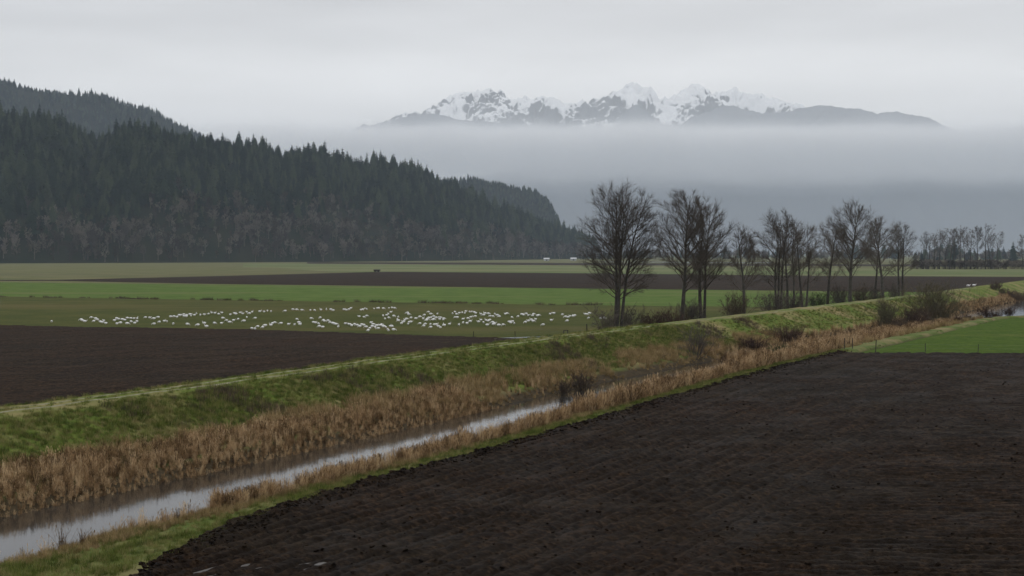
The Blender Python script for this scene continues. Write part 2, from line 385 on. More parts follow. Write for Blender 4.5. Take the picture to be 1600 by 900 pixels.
sheet('field', [(-500, 410.5), (500, 409.6), (920, 411), (1600, 414)], [(-500, 412), (500, 412), (920, 414.4), (1600, 417)], .03, M_soil_strip, 'thin brown far field below the wooded hill', 480, 1700)
sheet('field', [(900, 408.4), (1200, 410)], [(900, 409.2), (1200, 411.2)], .05, M_water, 'thin strip of floodwater shining far behind the bare trees', 935, 1210)

# ------------------------------------------------------------------ instancing helper for uncountable growth
def gn_scatter(name, pts, rot, scl, idx, protos, label, kind='stuff'):
    me = bpy.data.meshes.new(name); n = len(pts)
    me.vertices.add(n); me.vertices.foreach_set('co', np.asarray(pts, np.float32).ravel())
    a = me.attributes.new('rot', 'FLOAT_VECTOR', 'POINT'); a.data.foreach_set('vector', np.asarray(rot, np.float32).ravel())
    a = me.attributes.new('scl', 'FLOAT_VECTOR', 'POINT'); a.data.foreach_set('vector', np.asarray(scl, np.float32).ravel())
    a = me.attributes.new('idx', 'INT', 'POINT'); a.data.foreach_set('value', np.asarray(idx, np.int32))
    o = bpy.data.objects.new(name, me); COL.objects.link(o)
    ng = bpy.data.node_groups.new(name, 'GeometryNodeTree')
    ng.interface.new_socket('Geometry', in_out='INPUT', socket_type='NodeSocketGeometry')
    ng.interface.new_socket('Geometry', in_out='OUTPUT', socket_type='NodeSocketGeometry')
    N, L = ng.nodes, ng.links
    gi, go = N.new('NodeGroupInput'), N.new('NodeGroupOutput')
    iop = N.new('GeometryNodeInstanceOnPoints'); iop.inputs['Pick Instance'].default_value = True
    jn = N.new('GeometryNodeJoinGeometry')
    for p in reversed(protos):
        oi = N.new('GeometryNodeObjectInfo'); oi.inputs['Object'].default_value = p; oi.inputs['As Instance'].default_value = True
        L.new(oi.outputs['Geometry'], jn.inputs[0])
    def attr(nm, t):
        q = N.new('GeometryNodeInputNamedAttribute'); q.data_type = t; q.inputs['Name'].default_value = nm; return q.outputs[0]
    L.new(gi.outputs[0], iop.inputs['Points']); L.new(jn.outputs[0], iop.inputs['Instance'])
    L.new(attr('idx', 'INT'), iop.inputs['Instance Index'])
    er = N.new('FunctionNodeEulerToRotation'); L.new(attr('rot', 'FLOAT_VECTOR'), er.inputs[0]); L.new(er.outputs[0], iop.inputs['Rotation'])
    L.new(attr('scl', 'FLOAT_VECTOR'), iop.inputs['Scale']); L.new(iop.outputs[0], go.inputs[0])
    md = o.modifiers.new('scatter', 'NODES'); md.node_group = ng
    return tag(o, label, kind=kind)

def blade_clump(name, n, h0, h1, w, spread, lean, bend, m, heads=0., seg=3, seed=0):
    r = np.random.default_rng(seed); V, Fc = [], []
    for i in range(n):
        a, q = r.uniform(0, 2 * np.pi), spread * math.sqrt(r.uniform()); base = np.array([q * math.cos(a), q * math.sin(a), -.06])
        h = r.uniform(h0, h1); az = r.uniform(0, 2 * np.pi); ln = abs(r.normal(0, lean)); bd = abs(r.normal(0, bend))
        side = r.uniform(0, 2 * np.pi); sv = np.array([math.cos(side), math.sin(side), 0]); ww = w * r.uniform(.6, 1.4)
        p = base.copy(); b0 = len(V)
        for k in range(seg + 1):
            f = k / seg; tw = ww * (1 - .8 * f) if not heads else ww * (1 - .45 * f)
            V += [p - sv * tw / 2, p + sv * tw / 2]
            th = ln + bd * f * f
            p = p + (h / seg) * np.array([math.sin(th) * math.cos(az), math.sin(th) * math.sin(az), math.cos(th)])
        for k in range(seg):
            j = b0 + 2 * k; Fc.append([j, j + 1, j + 3, j + 2])
        if r.uniform() < heads:                                                     # seed head
            top = V[-1]; b1 = len(V); d = .028
            for dx, dz in ((-d, 0), (d, 0), (d, .2), (-d, .2)): V.append(top + sv * dx + np.array([0, 0, dz]))
            Fc.append([b1, b1 + 1, b1 + 2, b1 + 3])
    return mesh_obj(name, V, Fc, m, False)

reedP = [blade_clump('reed_clump', 40, .8, 2.2, .042, .34, .20, .45, M_reed, .3, 3, 100 + i) for i in range(4)] + \
        [blade_clump('reed_clump', 40, .7, 1.9, .035, .42, .50, .8, M_reed, .12, 3, 110 + i) for i in range(3)]
sparseP = [blade_clump('reed_clump', 9, .7, 1.7, .03, .4, .10, .2, M_reed, .3, 3, 120 + i) for i in range(3)]
lawnP = [blade_clump('meadow_clump', 54, .14, .40, .03, .4, .40, .7, M_lawn, 0, 2, 190 + i) for i in range(3)]
weedP = [blade_clump('dead_weed_clump', 40, .3, .8, .025, .4, .5, .8, M_bush, 0, 3, 180 + i) for i in range(3)]
dryP = [blade_clump('dry_grass_clump', 60, .35, .95, .03, .25, .6, .95, M_drygrass, 0, 3, 130 + i) for i in range(3)]
grassP = [blade_clump('grass_clump', 54, .14, .46, .02, .30, .40, .7, M_blade, 0, 2, 140 + i) for i in range(5)]

def scatter_pts(n, y0, y1, t0, t1, seed, power=1.0):
    r = np.random.default_rng(seed); y = y0 + (y1 - y0) * r.uniform(size=n) ** power; t = r.uniform(t0, t1, n); x = yt(y, t)
    return x, y, t, r

def scat(name, blocks, protos, s0, s1, label, zofs=0.0, keep=None):
    P, R_, S, I = [], [], [], []
    for (n, y0, y1, t0, t1, seed, pw) in blocks:
        x, y, t, r = scatter_pts(n, y0, y1, t0, t1, seed, pw); k = np.ones(n, bool)
        if keep is not None: k = keep(x, y, t, r)
        x, y, t = x[k], y[k], t[k]; n = len(x)
        z = np.maximum(gz(x, y), WATER_Z - .15) + zofs; s = r.uniform(s0, s1, n) * (.7 + .6 * vnoise(x / 3, y / 3, seed)) * (1 - .5 * np.clip((t - 12.8) / 2.2, 0, 1) * (t < 17))
        P.append(np.stack([x, y, z], -1)); S.append(np.stack([s, s, s * r.uniform(.85, 1.15, n)], -1))
        R_.append(np.stack([r.normal(0, .06, n), r.normal(0, .06, n), r.uniform(0, 6.28, n)], -1)); I.append(r.integers(0, len(protos), n))
    return gn_scatter(name, np.concatenate(P), np.concatenate(R_), np.concatenate(S), np.concatenate(I), protos, label)

def patchy(scale, thr, seed):
    return lambda x, y, t, r: fbm(x / scale, y / scale, seed, 3) + r.normal(0, .05, len(x)) > thr
scat('reeds', [(7400, 40, 124, 10.2, 16.0, 1, .9), (120, 124, 150, 12.4, 15.0, 2, 1)], reedP, .29, .50, 'dense brown reeds along the far side of the stream', 0, lambda x, y, t, r: (fbm(x / 5, y / 5, 71, 3) > -.33) & (t > 11.2 + 2.0 * fbm(x / 6, y / 6, 66, 2)) & (t < 16.1 + .8 * fbm(x / 3, y / 3, 70, 2)))
scat('reeds', [(2000, 67, 107, 26.5, 28.0, 3, 1), (20, 56, 66, 26.6, 27.6, 13, 1)], reedP, .27, .50, 'brown reeds along the near side of the stream', 0, patchy(4, -.13, 72))
scat('reeds', [(3300, 110.5, 185, 25.4, 28.2, 4, 1.)], reedP, .42, .74, 'broad reed bed filling the stream beyond the open water', 0, patchy(4, -.24, 73))
scat('reeds', [(5200, 178, 300, 13.6, 26.6, 5, 1.), (1800, 300, 420, 12, 16, 6, 1), (500, 405, 440, 23.5, 27, 7, 1)], reedP, .4, .7, 'distant russet reeds along the stream beside the green meadow', 0, lambda x, y, t, r: (fbm(x / 6, y / 6, 74, 3) > -.2) & ~((y > 268) & (t > 15.6) & (t < 45) & (y < 405)))
scat('reeds', [(150, 66, 112, 24.2, 25.6, 8, 1), (30, 52, 70, 24.4, 25.6, 14, 1), (200, 66, 118, 15.6, 16.4, 9, 1)], sparseP, .5, .8, 'thin scattered reed stems standing in the shallow water', 0, patchy(3, -.02, 75))
scat('dry_grass', [(620, 46, 70, 26.7, 29.0, 16, 1)], dryP, .3, .6, 'tangled straw coloured grass at the near corner of the stream', 0, patchy(3, -.12, 68))
scat('dry_grass', [(3400, 45, 200, 26.8, 28.5, 10, 1)], dryP, .25, .55, 'short straw coloured grass edging the near bank', 0, patchy(5, -.1, 79))
scat('dry_grass', [(2600, 112, 215, 9.5, 15.4, 11, 1), (500, 60, 112, 9.8, 12.6, 12, 1), (600, 200, 275, 25, 28.5, 15, 1)], dryP, .6, 1.25, 'straw coloured dead grass tussocks on the stream banks', 0, patchy(5, -.06, 76))
scat('grass', [(30000, 55, 200, 4.6, 12.8, 20, .9), (3600, 200, 330, 4.6, 12, 21, 1), (3600, 60, 200, -.8, 4.6, 22, 1)], grassP, .35, .95, 'rough green grass growing on the dike slope', -.02, lambda x, y, t, r: ~((np.abs(t - 1.35) < .4) | (np.abs(t - 2.9) < .4)))
scat('dead_weeds', [(5000, 60, 230, 5, 13, 27, 1)], weedP, .5, 1.0, 'patches of dark dead weeds on the dike slope', 0, patchy(7, .13, 67))
scat('grass', [(5000, 179, 300, 30.5, 75, 26, 1.2)], lawnP, .3, .6, 'lush meadow grass beyond the plowed field', .0, patchy(6, .03, 78))
scat('grass', [(8000, 46, 182, 27.6, 30.3, 23, .9), (1500, 44, 70, 30, 33, 24, 1)], grassP, .35, .85, 'short green verge grass beside the dark plowed field', -.02)
# clods lying on the near soil and along its edge
def clod(seed):
    r = np.random.default_rng(seed); V = np.array([[1, 0, 0], [-1, 0, 0], [0, 1, 0], [0, -1, 0], [0, 0, 1], [0, 0, -.6], [.6, .6, .5], [-.6, .5, .5], [.5, -.6, .5], [-.5, -.6, .5]], float)
    V *= r.uniform(.7, 1.25, V.shape)
    Fc = [[0, 2, 6], [6, 2, 4], [4, 0, 6], [2, 1, 7], [7, 1, 4], [4, 2, 7], [1, 3, 9], [9, 3, 4], [4, 1, 9], [3, 0, 8], [8, 0, 4], [4, 3, 8], [0, 5, 2], [2, 5, 1], [1, 5, 3], [3, 5, 0]]
    return mesh_obj('soil_clod', V, Fc, M_soil, False, False)
clodP = [clod(150 + i) for i in range(4)]
r = np.random.default_rng(160); n = 5000
y = 42 + 120 * r.uniform(size=n) ** 1.5; x = y * r.uniform(-.4, .44, n)
n2 = 2800; y2 = 44 + 135 * r.uniform(size=n2) ** 1.1; t2 = field_t(y2) + .3 + np.abs(r.normal(0, .8, n2)); x = np.concatenate([x, yt(y2, t2)]); y = np.concatenate([y, y2])
t = tof(x, y); k = (t > field_t(y) + .2) & (y < FIELD_Y); x, y, t = x[k], y[k], t[k]; n = len(x)
s = .035 + .08 * r.uniform(size=n) ** 3.5 + .04 * (t < field_t(y) + 1.6) * r.uniform(size=n)
gn_scatter('soil_clods', np.stack([x, y, soil_h(x, y, t) + s * .15], -1), r.uniform(0, 6.28, (n, 3)) * np.array([.1, .1, 1]), np.stack([s * 1.3, s * 1.2, s], -1), r.integers(0, 4, n), clodP, 'loose dark clods strewn over the plowed soil')

# ------------------------------------------------------------------ woody plants
def tubes(segs, sides):
    """segs: rows of p0(3) p1(3) r0 r1 -> verts, quads"""
    s = np.asarray(segs, float).reshape(-1, 8); p0, p1 = s[:, :3], s[:, 3:6]; d = p1 - p0
    d /= np.maximum(np.linalg.norm(d, axis=1, keepdims=True), 1e-9)
    up = np.where(np.abs(d[:, 2:3]) > .9, np.array([[1., 0, 0]]), np.array([[0, 0, 1.]]))
    a = np.cross(d, up); a /= np.linalg.norm(a, axis=1, keepdims=True); b = np.cross(d, a)
    th = np.linspace(0, 2 * np.pi, sides, endpoint=False); n = len(s)
    ring = a[:, None] * np.cos(th)[None, :, None] + b[:, None] * np.sin(th)[None, :, None]
    V = np.concatenate([p0[:, None] + ring * s[:, 6, None, None], p1[:, None] + ring * s[:, 7, None, None]], 1).reshape(-1, 3)
    j = np.arange(sides); q = np.stack([j, (j + 1) % sides, (j + 1) % sides + sides, j + sides], -1)
    return V, (q[None] + (np.arange(n) * 2 * sides)[:, None, None]).reshape(-1, 4)

def grow(R, segs, p, d, L, r0, r1, n, up, jit):
    """a bent branch; returns its points (place, direction, radius) for children"""
    px, py, pz = p; dx, dy, dz = d; pts = [(p, d, r0)]; g = R.gauss; st = L / n; ra = r0
    for i in range(n):
        dx += g(0, jit); dy += g(0, jit); dz += up + g(0, jit * .6); k = 1 / math.sqrt(dx * dx + dy * dy + dz * dz); dx *= k; dy *= k; dz *= k
        qx, qy, qz = px + dx * st, py + dy * st, pz + dz * st; rb = r0 + (r1 - r0) * (i + 1) / n
        segs.append((px, py, pz, qx, qy, qz, ra, rb)); px, py, pz, ra = qx, qy, qz, rb; pts.append(((px, py, pz), (dx, dy, dz), rb))
    return pts

def unit(v):
    k = 1 / math.sqrt(v[0] ** 2 + v[1] ** 2 + v[2] ** 2); return (v[0] * k, v[1] * k, v[2] * k)

def side_dir(R, d, ang, az=None):
    ax, ay, az_ = unit((d[1] - .2 * d[2], .3 * d[2] - d[0], .2 * d[0] - .3 * d[1])); bx_, by_, bz_ = d[1] * az_ - d[2] * ay, d[2] * ax - d[0] * az_, d[0] * ay - d[1] * ax
    f = R.uniform(0, 6.2832) if az is None else az; c, s = math.cos(ang), math.sin(ang); u, v = math.cos(f) * s, math.sin(f) * s
    return (d[0] * c + ax * u + bx_ * v, d[1] * c + ay * u + by_ * v, d[2] * c + az_ * u + bz_ * v)

def pick(R, pts, lo):
    f = R.uniform(lo, .999) * (len(pts) - 1); i = int(f); w = f - i; a, b = pts[i], pts[i + 1]
    return tuple(m * (1 - w) + n * w for m, n in zip(a[0], b[0])), a[1], a[2] * (1 - w) + b[2] * w, f / (len(pts) - 1)

def tree_segs(seed, H, width, stems=1, first=.28, limbs=26, b2=8, b3=7, b4=2, trunk_r=None, tw=.016, spread=.6, low=.3):
    """a bare broadleaf: upright stems, limbs ascending to the outline of a rounded crown, fine twigs; width is the crown's half width"""
    R = random.Random(seed); trunk, crown, fine = [], [], []
    cz, sz = H * (1 + low) / 2, H * (1 - low) / 2 * 1.02
    def reach(p, d):
        A = (d[0] / width) ** 2 + (d[1] / width) ** 2 + (d[2] / sz) ** 2; B = p[0] * d[0] / width ** 2 + p[1] * d[1] / width ** 2 + (p[2] - cz) * d[2] / sz ** 2
        C = (p[0] / width) ** 2 + (p[1] / width) ** 2 + ((p[2] - cz) / sz) ** 2 - 1; D = B * B - A * C
        return (-B + math.sqrt(D)) / A if D > 0 else 0
    for k in range(stems):
        h = H * (1 if k == 0 else R.uniform(.86, .97)); az = 2 * math.pi * k / stems + R.uniform(-.25, .25)
        off = 0 if stems == 1 else spread * R.uniform(.6, 1.1); lean = 0.015 if stems == 1 else R.uniform(.035, .085)
        d = unit((math.cos(az) * lean, math.sin(az) * lean, 1.)); tr = (trunk_r or H * .0185) / (stems ** .3) * R.uniform(.85, 1.1)
        flare = grow(R, trunk, (math.cos(az) * off, math.sin(az) * off, -.4), d, H * .05, tr * 1.5, tr * 1.02, 2, .02, .01)
        main = grow(R, trunk, flare[-1][0], flare[-1][1], h * .94, tr * 1.02, .02, 14, .02, .030)
        nl = max(6, int(limbs / stems ** .6))
        for i in range(nl):
            f = first + (.94 - first) * ((i + R.random()) / nl) ** .95; j = f * (len(main) - 1); a = int(j); w = j - a
            p = tuple(m * (1 - w) + n * w for m, n in zip(main[a][0], main[a + 1][0])); rr = main[a][2] * (1 - w) + main[a + 1][2] * w
            g = (f - first) / (1 - first); ang = math.radians(54 - 16 * g + R.gauss(0, 11)); dd = side_dir(R, main[a][1], ang)
            if stems > 1: dd = unit((dd[0] + .3 * math.cos(az), dd[1] + .3 * math.sin(az), dd[2]))
            up = unit((dd[0], dd[1], dd[2] + .25)); L = min(reach(p, up) * R.uniform(.82, 1.05), H * R.uniform(.26, .40))
            if L < 1.0: L = R.uniform(1.0, 2.2)
            lp = grow(R, crown, p, dd, L, min(rr * .6, .0125 * L + .02), .012, 7, .045, .032)
            for _ in range(max(2, int(b2 * L / width * 1.05))):
                q, qd, qr, ff = pick(R, lp, .22); q = q; L2 = L * R.uniform(.22, .5) * (1.1 - .45 * ff)
                bp = grow(R, crown, q, side_dir(R, qd, math.radians(R.uniform(20, 40))), L2, min(qr * .7, .028), .011, 4, .05, .05)
                for _ in range(b3):
                    q3, d3, r3, f3 = pick(R, bp, .15); L3 = R.uniform(.6, 1.15) * (.55 + L2 * .26)
                    tp = grow(R, fine, q3, side_dir(R, d3, math.radians(R.uniform(14, 40))), L3, tw * 1.1, tw * .6, 2, .04, .05)
                    for _ in range(b4):
                        q4, d4, r4, f4 = pick(R, tp, .1); grow(R, fine, q4, side_dir(R, d4, math.radians(R.uniform(14, 38))), L3 * R.uniform(.45, .85), tw * .8, tw * .4, 1, .02, .06)
            for _ in range(4):
                grow(R, fine, lp[-1][0], side_dir(R, lp[-1][1], math.radians(R.uniform(5, 35))), R.uniform(.6, 1.3), tw, tw * .5, 2, .03, .1)
    return trunk, crown, fine

def tree_meshes(seed, *a, bark=None, twig=None, **k):
    tr, cr_, fi = tree_segs(seed, *a, **k)
    V, Fq = tubes(tr, 8); t = mesh_obj('trunk', V, Fq, bark or M_bark, False).data
    V1, F1 = tubes(cr_, 4); V2, F2 = tubes(fi, 3)
    F1t = np.concatenate([F1, F2 + len(V1)]); c = mesh_obj('crown', np.concatenate([V1, V2]), F1t, twig or M_twig, False).data
    return t, c

def place_tree(name, x, y, z, rz, meshes, label, cat, group=None, s=1.0):
    o = empty(name, (x, y, z), rz, s); tag(o, label, cat, group)
    link_part('trunk', meshes[0], o); link_part('crown', meshes[1], o); return o

def on_line(u, t):
    """where the line t metres from the crest appears at column u"""
    yy_ = np.arange(60, 700, .25); x = yt(yy_, t); i = np.argmin(np.abs(800 + x / yy_ * FPX - u)); return float(x[i]), float(yy_[i])

GT = 'bare trees behind the dike'
rows = [  # u, top v, offset, half width px, stems, first, limbs, label
    (965, 281, -11, 62, 3, .22, 70, 'tallest bare tree with three trunks nearest the geese, behind the dike'),
    (1066, 291, -11, 46, 1, .22, 56, 'single trunk bare tree, second big tree along the dike from the geese'),
    (1099, 305, -12, 40, 2, .22, 50, 'twin trunk bare tree crowded against the second big tree'),
    (1163, 354, -11, 26, 1, .22, 24, 'small slender bare tree standing alone between two big clumps'),
    (1217, 322, -12, 36, 3, .22, 30, 'many stemmed bare tree at the start of the farther clump'),
    (1236, 330, -17, 30, 2, .24, 24, 'bare tree tucked behind the many stemmed tree'),
    (1256, 343, -11, 28, 2, .22, 24, 'forked low bare tree beside the many stemmed tree'),
    (1293, 345, -12, 24, 1, .26, 24, 'slim bare tree before the round crowned tree'),
    (1329, 314, -11, 42, 1, .22, 56, 'bare tree with a full round crown in the farther clump'),
    (1367, 340, -15, 24, 1, .3, 22, 'narrow bare tree directly behind the thick forked trunk'),
    (1380, 334, -10, 38, 1, .24, 34, 'stout bare tree with thick forking trunk near the dike bend'),
    (1408, 346, -13, 27, 2, .26, 26, 'last bare tree of the farther clump, nearest the distant tree row'),
]
for i, (u, vt, t, hw, st, fi, li, lab) in enumerate(rows):
    x, y = on_line(u, t); H = at(u, vt, y)[2] * .965
    place_tree('bare_tree', x, y, 0, random.uniform(0, 6) if i else .2, tree_meshes(200 + i, H, hw / FPX * y, st, fi, li, tw=.0125 if y < 260 else .0145, low=.16), lab, 'tree', GT)

# the far row across the brown strip
FR = 'far row of bare trees beyond the plowed strip'
farM = [tree_meshes(230 + i, 30, (5.5, 7, 4.5, 8)[i], 1, (.35, .42, .3, .45)[i], 18, 5, 4, 2, tw=.05, trunk_r=.42) for i in range(4)]
for i, (u, vt) in enumerate(((1443, 368), (1451, 362), (1460, 366), (1468, 359), (1477, 364), (1484, 357), (1491, 356), (1500, 354), (1508, 360), (1516, 358), (1527, 353), (1540, 351), (1548, 366), (1560, 362), (1597, 366))):
    x, y, z = at(u, 417.6, 1130 + 14 * math.sin(i * 2.1)); H = at(u, vt, y)[2] * 1.0
    place_tree('bare_tree', x, y, 0, i * 1.3, farM[i % 4], 'tall thin bare tree in the distant row beyond the plowed strip' if u < 1580 else 'distant bare tree at the picture edge past the far row', 'tree', FR, H / 30)

# shrubs
def bush_meshes(seed, H, W, n, m, tw=.012, b=7, b2=5):
    R = random.Random(seed); stem, fine = [], []
    for i in range(n):
        az = R.uniform(0, 6.283); tilt = abs(R.gauss(0, .55)); q = R.uniform(0, W * .35)
        p = (math.cos(az) * q, math.sin(az) * q, -.2); d = (math.cos(az) * math.sin(tilt), math.sin(az) * math.sin(tilt), math.cos(tilt))
        L = H * R.uniform(.65, 1.05) / max(.6, math.cos(tilt * .6)); L = min(L, math.hypot(H, W))
        sp = grow(R, stem, p, d, L, .012 * H ** .6 + .012, .01, 6, .05, .09)
        for _ in range(b):
            a, ad, ar, f = pick(R, sp, .2); tp = grow(R, fine, a, side_dir(R, ad, math.radians(R.uniform(20, 60))), L * R.uniform(.15, .38), tw * 1.2, tw * .7, 2, .04, .14)
            for _ in range(b2):
                a4, d4, r4, f4 = pick(R, tp, .1); grow(R, fine, a4, side_dir(R, d4, math.radians(R.uniform(20, 60))), L * R.uniform(.06, .16), tw * .9, tw * .6, 1, .02, .1)
    V, Fq = tubes(stem, 4); V2, F2 = tubes(fine, 3)
    return mesh_obj('trunk', V, Fq, m, False).data, mesh_obj('crown', V2, F2, m, False).data

def place_bush(name, u, v, z, H, W, n, m, label, seed, group=None, cat='shrub', **k):
    x, y = gnd(u, v, z); zz = float(gz(np.array([x]), np.array([y]))[0]) if abs(tof(x, y) - 10) < 20 else 0.
    o = empty(name, (x, y, max(zz, WATER_Z)), seed * 1.7); tag(o, label, cat, group); tm, cm = bush_meshes(seed, H, W, n, m, **k)
    link_part('stem', tm, o)['kind'] = 'stuff'; link_part('crown', cm, o)['kind'] = 'stuff'; return o
GS = 'shrubs along the stream'
place_bush('bare_shrub', 1087, 556, -.3, 4.3, 1.9, 22, M_twig, 'thin upright bare shrub on the far stream bank below the bare trees', 301, GS, tw=.014)
place_bush('bramble_thicket', 1232, 527, .1, 2.7, 4.5, 90, M_bramble, 'dark reddish bramble mound on the dike slope, the larger one', 302, GS)
place_bush('bramble_thicket', 1178, 537, .1, 2.0, 4.5, 80, M_bramble, 'lower dark bramble spilling down the slope beside the larger mound', 303, GS)
place_bush('evergreen_shrub', 1222, 556, -.5, 2.0, 1.8, 60, M_evergreen, 'dark olive green shrub standing in the reed bed', 304, GS, tw=.03)
place_bush('bramble_thicket', 1248, 560, -.5, 1.9, 1.8, 60, M_bramble, 'small dark brown thicket beside the olive green shrub', 305, GS)
place_bush('bare_shrub', 1384, 507, -.3, 5.4, 3.2, 54, M_willow, 'rounded bare shrub with many thin stems by the stream', 306, GS, tw=.016)
place_bush('willow_shrub', 1463, 500, -.5, 7.4, 4.4, 110, M_willow, 'largest densest olive brown shrub at the stream bend', 307, GS, tw=.02)
place_bush('bramble_thicket', 1428, 504, -.4, 3.4, 4.2, 90, M_bramble, 'russet thicket between the two rounded stream shrubs', 308, GS)
place_bush('bramble_thicket', 1405, 510, -.4, 2.2, 4.0, 70, M_bush, 'low russet thicket at the foot of the rounded bare shrub', 309, GS)
place_bush('bramble_thicket', 912, 592, .2, 1.9, 2.4, 34, M_bush, 'low brown thicket at the foot of the dike near the water', 310, GS)
place_bush('bramble_thicket', 878, 597, .2, 1.5, 1.8, 26, M_bush, 'smaller brown thicket touching the low one at the dike foot', 311, GS)
for i, (u, v, h, w) in enumerate(((1494, 505, 1.3, 1.8), (1512, 503, 1.1, 1.5), (1541, 499, 2.0, 2.4), (1556, 494, 1.6, 2.0), (1577, 488, 1.8, 2.6))):
    place_bush('bramble_thicket', u, v, -.3, h, w, 36, M_bramble, 'small dark thicket on the near bank beside the shining bend of water', 320 + i, 'thickets at the water bend', tw=.02)
for i, (u, v, h, w) in enumerate(((1556, 459, 2.4, 3.5), (1570, 461, 2.2, 3.4), (1584, 462, 2.6, 4.0), (1597, 463, 2.6, 4.0))):
    place_bush('bramble_thicket', u, v, .5, h, w, 44, M_bush, 'dark thicket along the far dike slope near the bend', 330 + i, 'thickets on the far dike slope', tw=.025)
# undergrowth behind the dike
def under(u, t, H, W, n, m, lab, seed, group='undergrowth below the bare trees', **k):
    x, y = on_line(u, t); o = empty('undergrowth_bush', (x, y, 0), seed * 1.3); tag(o, lab, 'bush', group)
    tm, cm = bush_meshes(seed, H, W, n, m, **k); link_part('stem', tm, o)['kind'] = 'stuff'; link_part('crown', cm, o)['kind'] = 'stuff'
for i, (u, t, H, W, n, m, lab) in enumerate((
    (1018, -9.5, 2.9, 4.2, 60, M_bramble, 'reddish bramble bank behind the dike beyond the three trunk tree'),
    (1046, -9.5, 3.1, 4.2, 60, M_bramble, 'reddish bramble bank at the foot of the second big tree'),
    (1150, -10, 5.0, 3.0, 50, M_bush, 'round brown bush at the foot of the small slender tree'),
    (952, -10, 4.2, 1.8, 30, M_twig, 'twiggy suckers on the geese side of the three trunk tree'),
    (985, -10, 4.2, 1.8, 30, M_twig, 'twiggy suckers on the far side of the three trunk tree'),
    (1080, -10.5, 4.4, 2.6, 46, M_twig, 'twiggy brush between the second big tree and its twin trunk neighbour'),
    (1208, -10, 5.0, 3.0, 50, M_twig, 'twiggy brush round the many stemmed tree'),
    (1240, -10.5, 4.6, 3.2, 50, M_twig, 'twiggy brush between the many stemmed tree and the forked tree'),
    (1278, -9.5, 3.6, 3.0, 50, M_evergreen, 'dark green bush at the foot of the slim tree'),
    (1312, -10, 5.0, 3.2, 50, M_twig, 'twiggy brush before the round crowned tree'),
    (1345, -9.5, 4.4, 3.2, 50, M_bush, 'brown brush after the round crowned tree'),
    (1368, -9.5, 4.0, 3.0, 40, M_twig, 'twiggy brush at the foot of the stout forked tree'),
    (1398, -10, 4.6, 3.0, 40, M_twig, 'twiggy brush at the foot of the last tree in the clump'))):
    under(u, t, H, W, n, m, lab, 340 + i, tw=.02)

# ------------------------------------------------------------------ fences
def post_mesh(h, r):
    R = random.Random(int(h * 100)); V, Fq = tubes([(0, 0, -.3, R.uniform(-.03, .03), .02, h * .96, r, r * .95), (R.uniform(-.03, .03), .02, h * .96, 0.01, .02, h, r * .95, r * .4)], 7)
    return mesh_obj('post', V, Fq, M_post, False).data
def fence(label, pts, group=None, wires=(.5, .95)):
    o = empty('wire_fence', (*pts[0][:2], pts[0][2])); tag(o, label, 'fence', group); b = np.array(pts[0][:3])
    for p in pts:
        q = link_part('post', post_mesh(p[3], p[4]), o); q.location = np.array(p[:3]) - b; q.rotation_euler = (random.gauss(0, .03), random.gauss(0, .04), 0)
    for w in wires:
        s = [(*(np.array(p[:3]) - b + [0, .06, w]), *(np.array(q[:3]) - b + [0, .06, w]), .006, .006) for p, q in zip(pts[:-1], pts[1:])]
        V, Fq = tubes(s, 3); mesh_obj('wire', V, Fq, M_wire, o)
pr = []
for u, v, h in ((1319, 546, 1.45), (1332, 545, 1.4), (1368, 549, 1.55), (1446, 549.5, 1.15), (1528, 550.5, 1.1), (1612, 551, 1.1), (1690, 552, 1.1)):
    x, y = gnd(u, v, .05); pr.append((x, y, float(gz(np.array([x]), np.array([y]))[0]) if tof(x, y) < 33 else 0, h, .06 if h > 1.2 else .045))
fence('low wire fence on dark posts between the green meadow and plowed soil', pr)
pl = []
for u, v, h in ((740, 527, .9), (805, 526.5, .9), (917, 521, 1.5), (935, 521, 1.1)):
    x, y = gnd(u, v, 0); pl.append((x, y, 0, h, .05 if h < 1.2 else .09))
fence('sagging field fence behind the dike beside the three trunk tree', pl)
x, y = gnd(884, 524.5, .6); o = empty('gate_frame', (x, y, .1)); tag(o, 'small dark gate frame of two posts and a crossbar behind the dike', 'gate')
for dx in (-.28, .28): q = link_part('post', post_mesh(1.3, .07), o); q.location = (dx, 0, 0)
V, Fq = tubes([(-.36, 0, 1.25, .36, 0, 1.27, .05, .05)], 6); mesh_obj('crossbar', V, Fq, M_post, o)
p = [gnd(u, v, .03) for u, v in ((770, 528.6), (830, 526.4), (880, 524), (882, 525.4), (835, 528.4), (775, 530))]
structure(mesh_obj('puddle', [(a, b, .06) for a, b in p], [[0, 1, 4, 5], [1, 2, 3, 4]], M_water), 'strip of standing water behind the dike by the gate frame')

# tufts along the ditch between the olive and green fields
us = []
for a in np.arange(-60, 940, 3.3):
    if random.random() < .75 * float(vnoise(a / 45, 0, 77)) ** 1.5: us.append(a + random.uniform(-3, 3))
P = []
for u in us:
    x, y = gnd(u, np.interp(u, [0, 920], [464, 476.8]) + random.uniform(-.5, .5)); P.append((x, y, 0))
n = len(P); ditchP = [blade_clump('ditch_grass_clump', 70, .3, 1.1, .06, .8, .5, .7, M_bush, 0, 2, 170 + i) for i in range(3)]
gn_scatter('ditch_grass', P, np.stack([np.zeros(n), np.zeros(n), rng.uniform(0, 6, n)], -1), np.stack([rng.uniform(.6, 2.2, n), rng.uniform(.6, 1.2, n), rng.uniform(.35, 1.1, n)], -1), rng.integers(0, 3, n), ditchP, 'dark weeds along the ditch between olive and green fields')

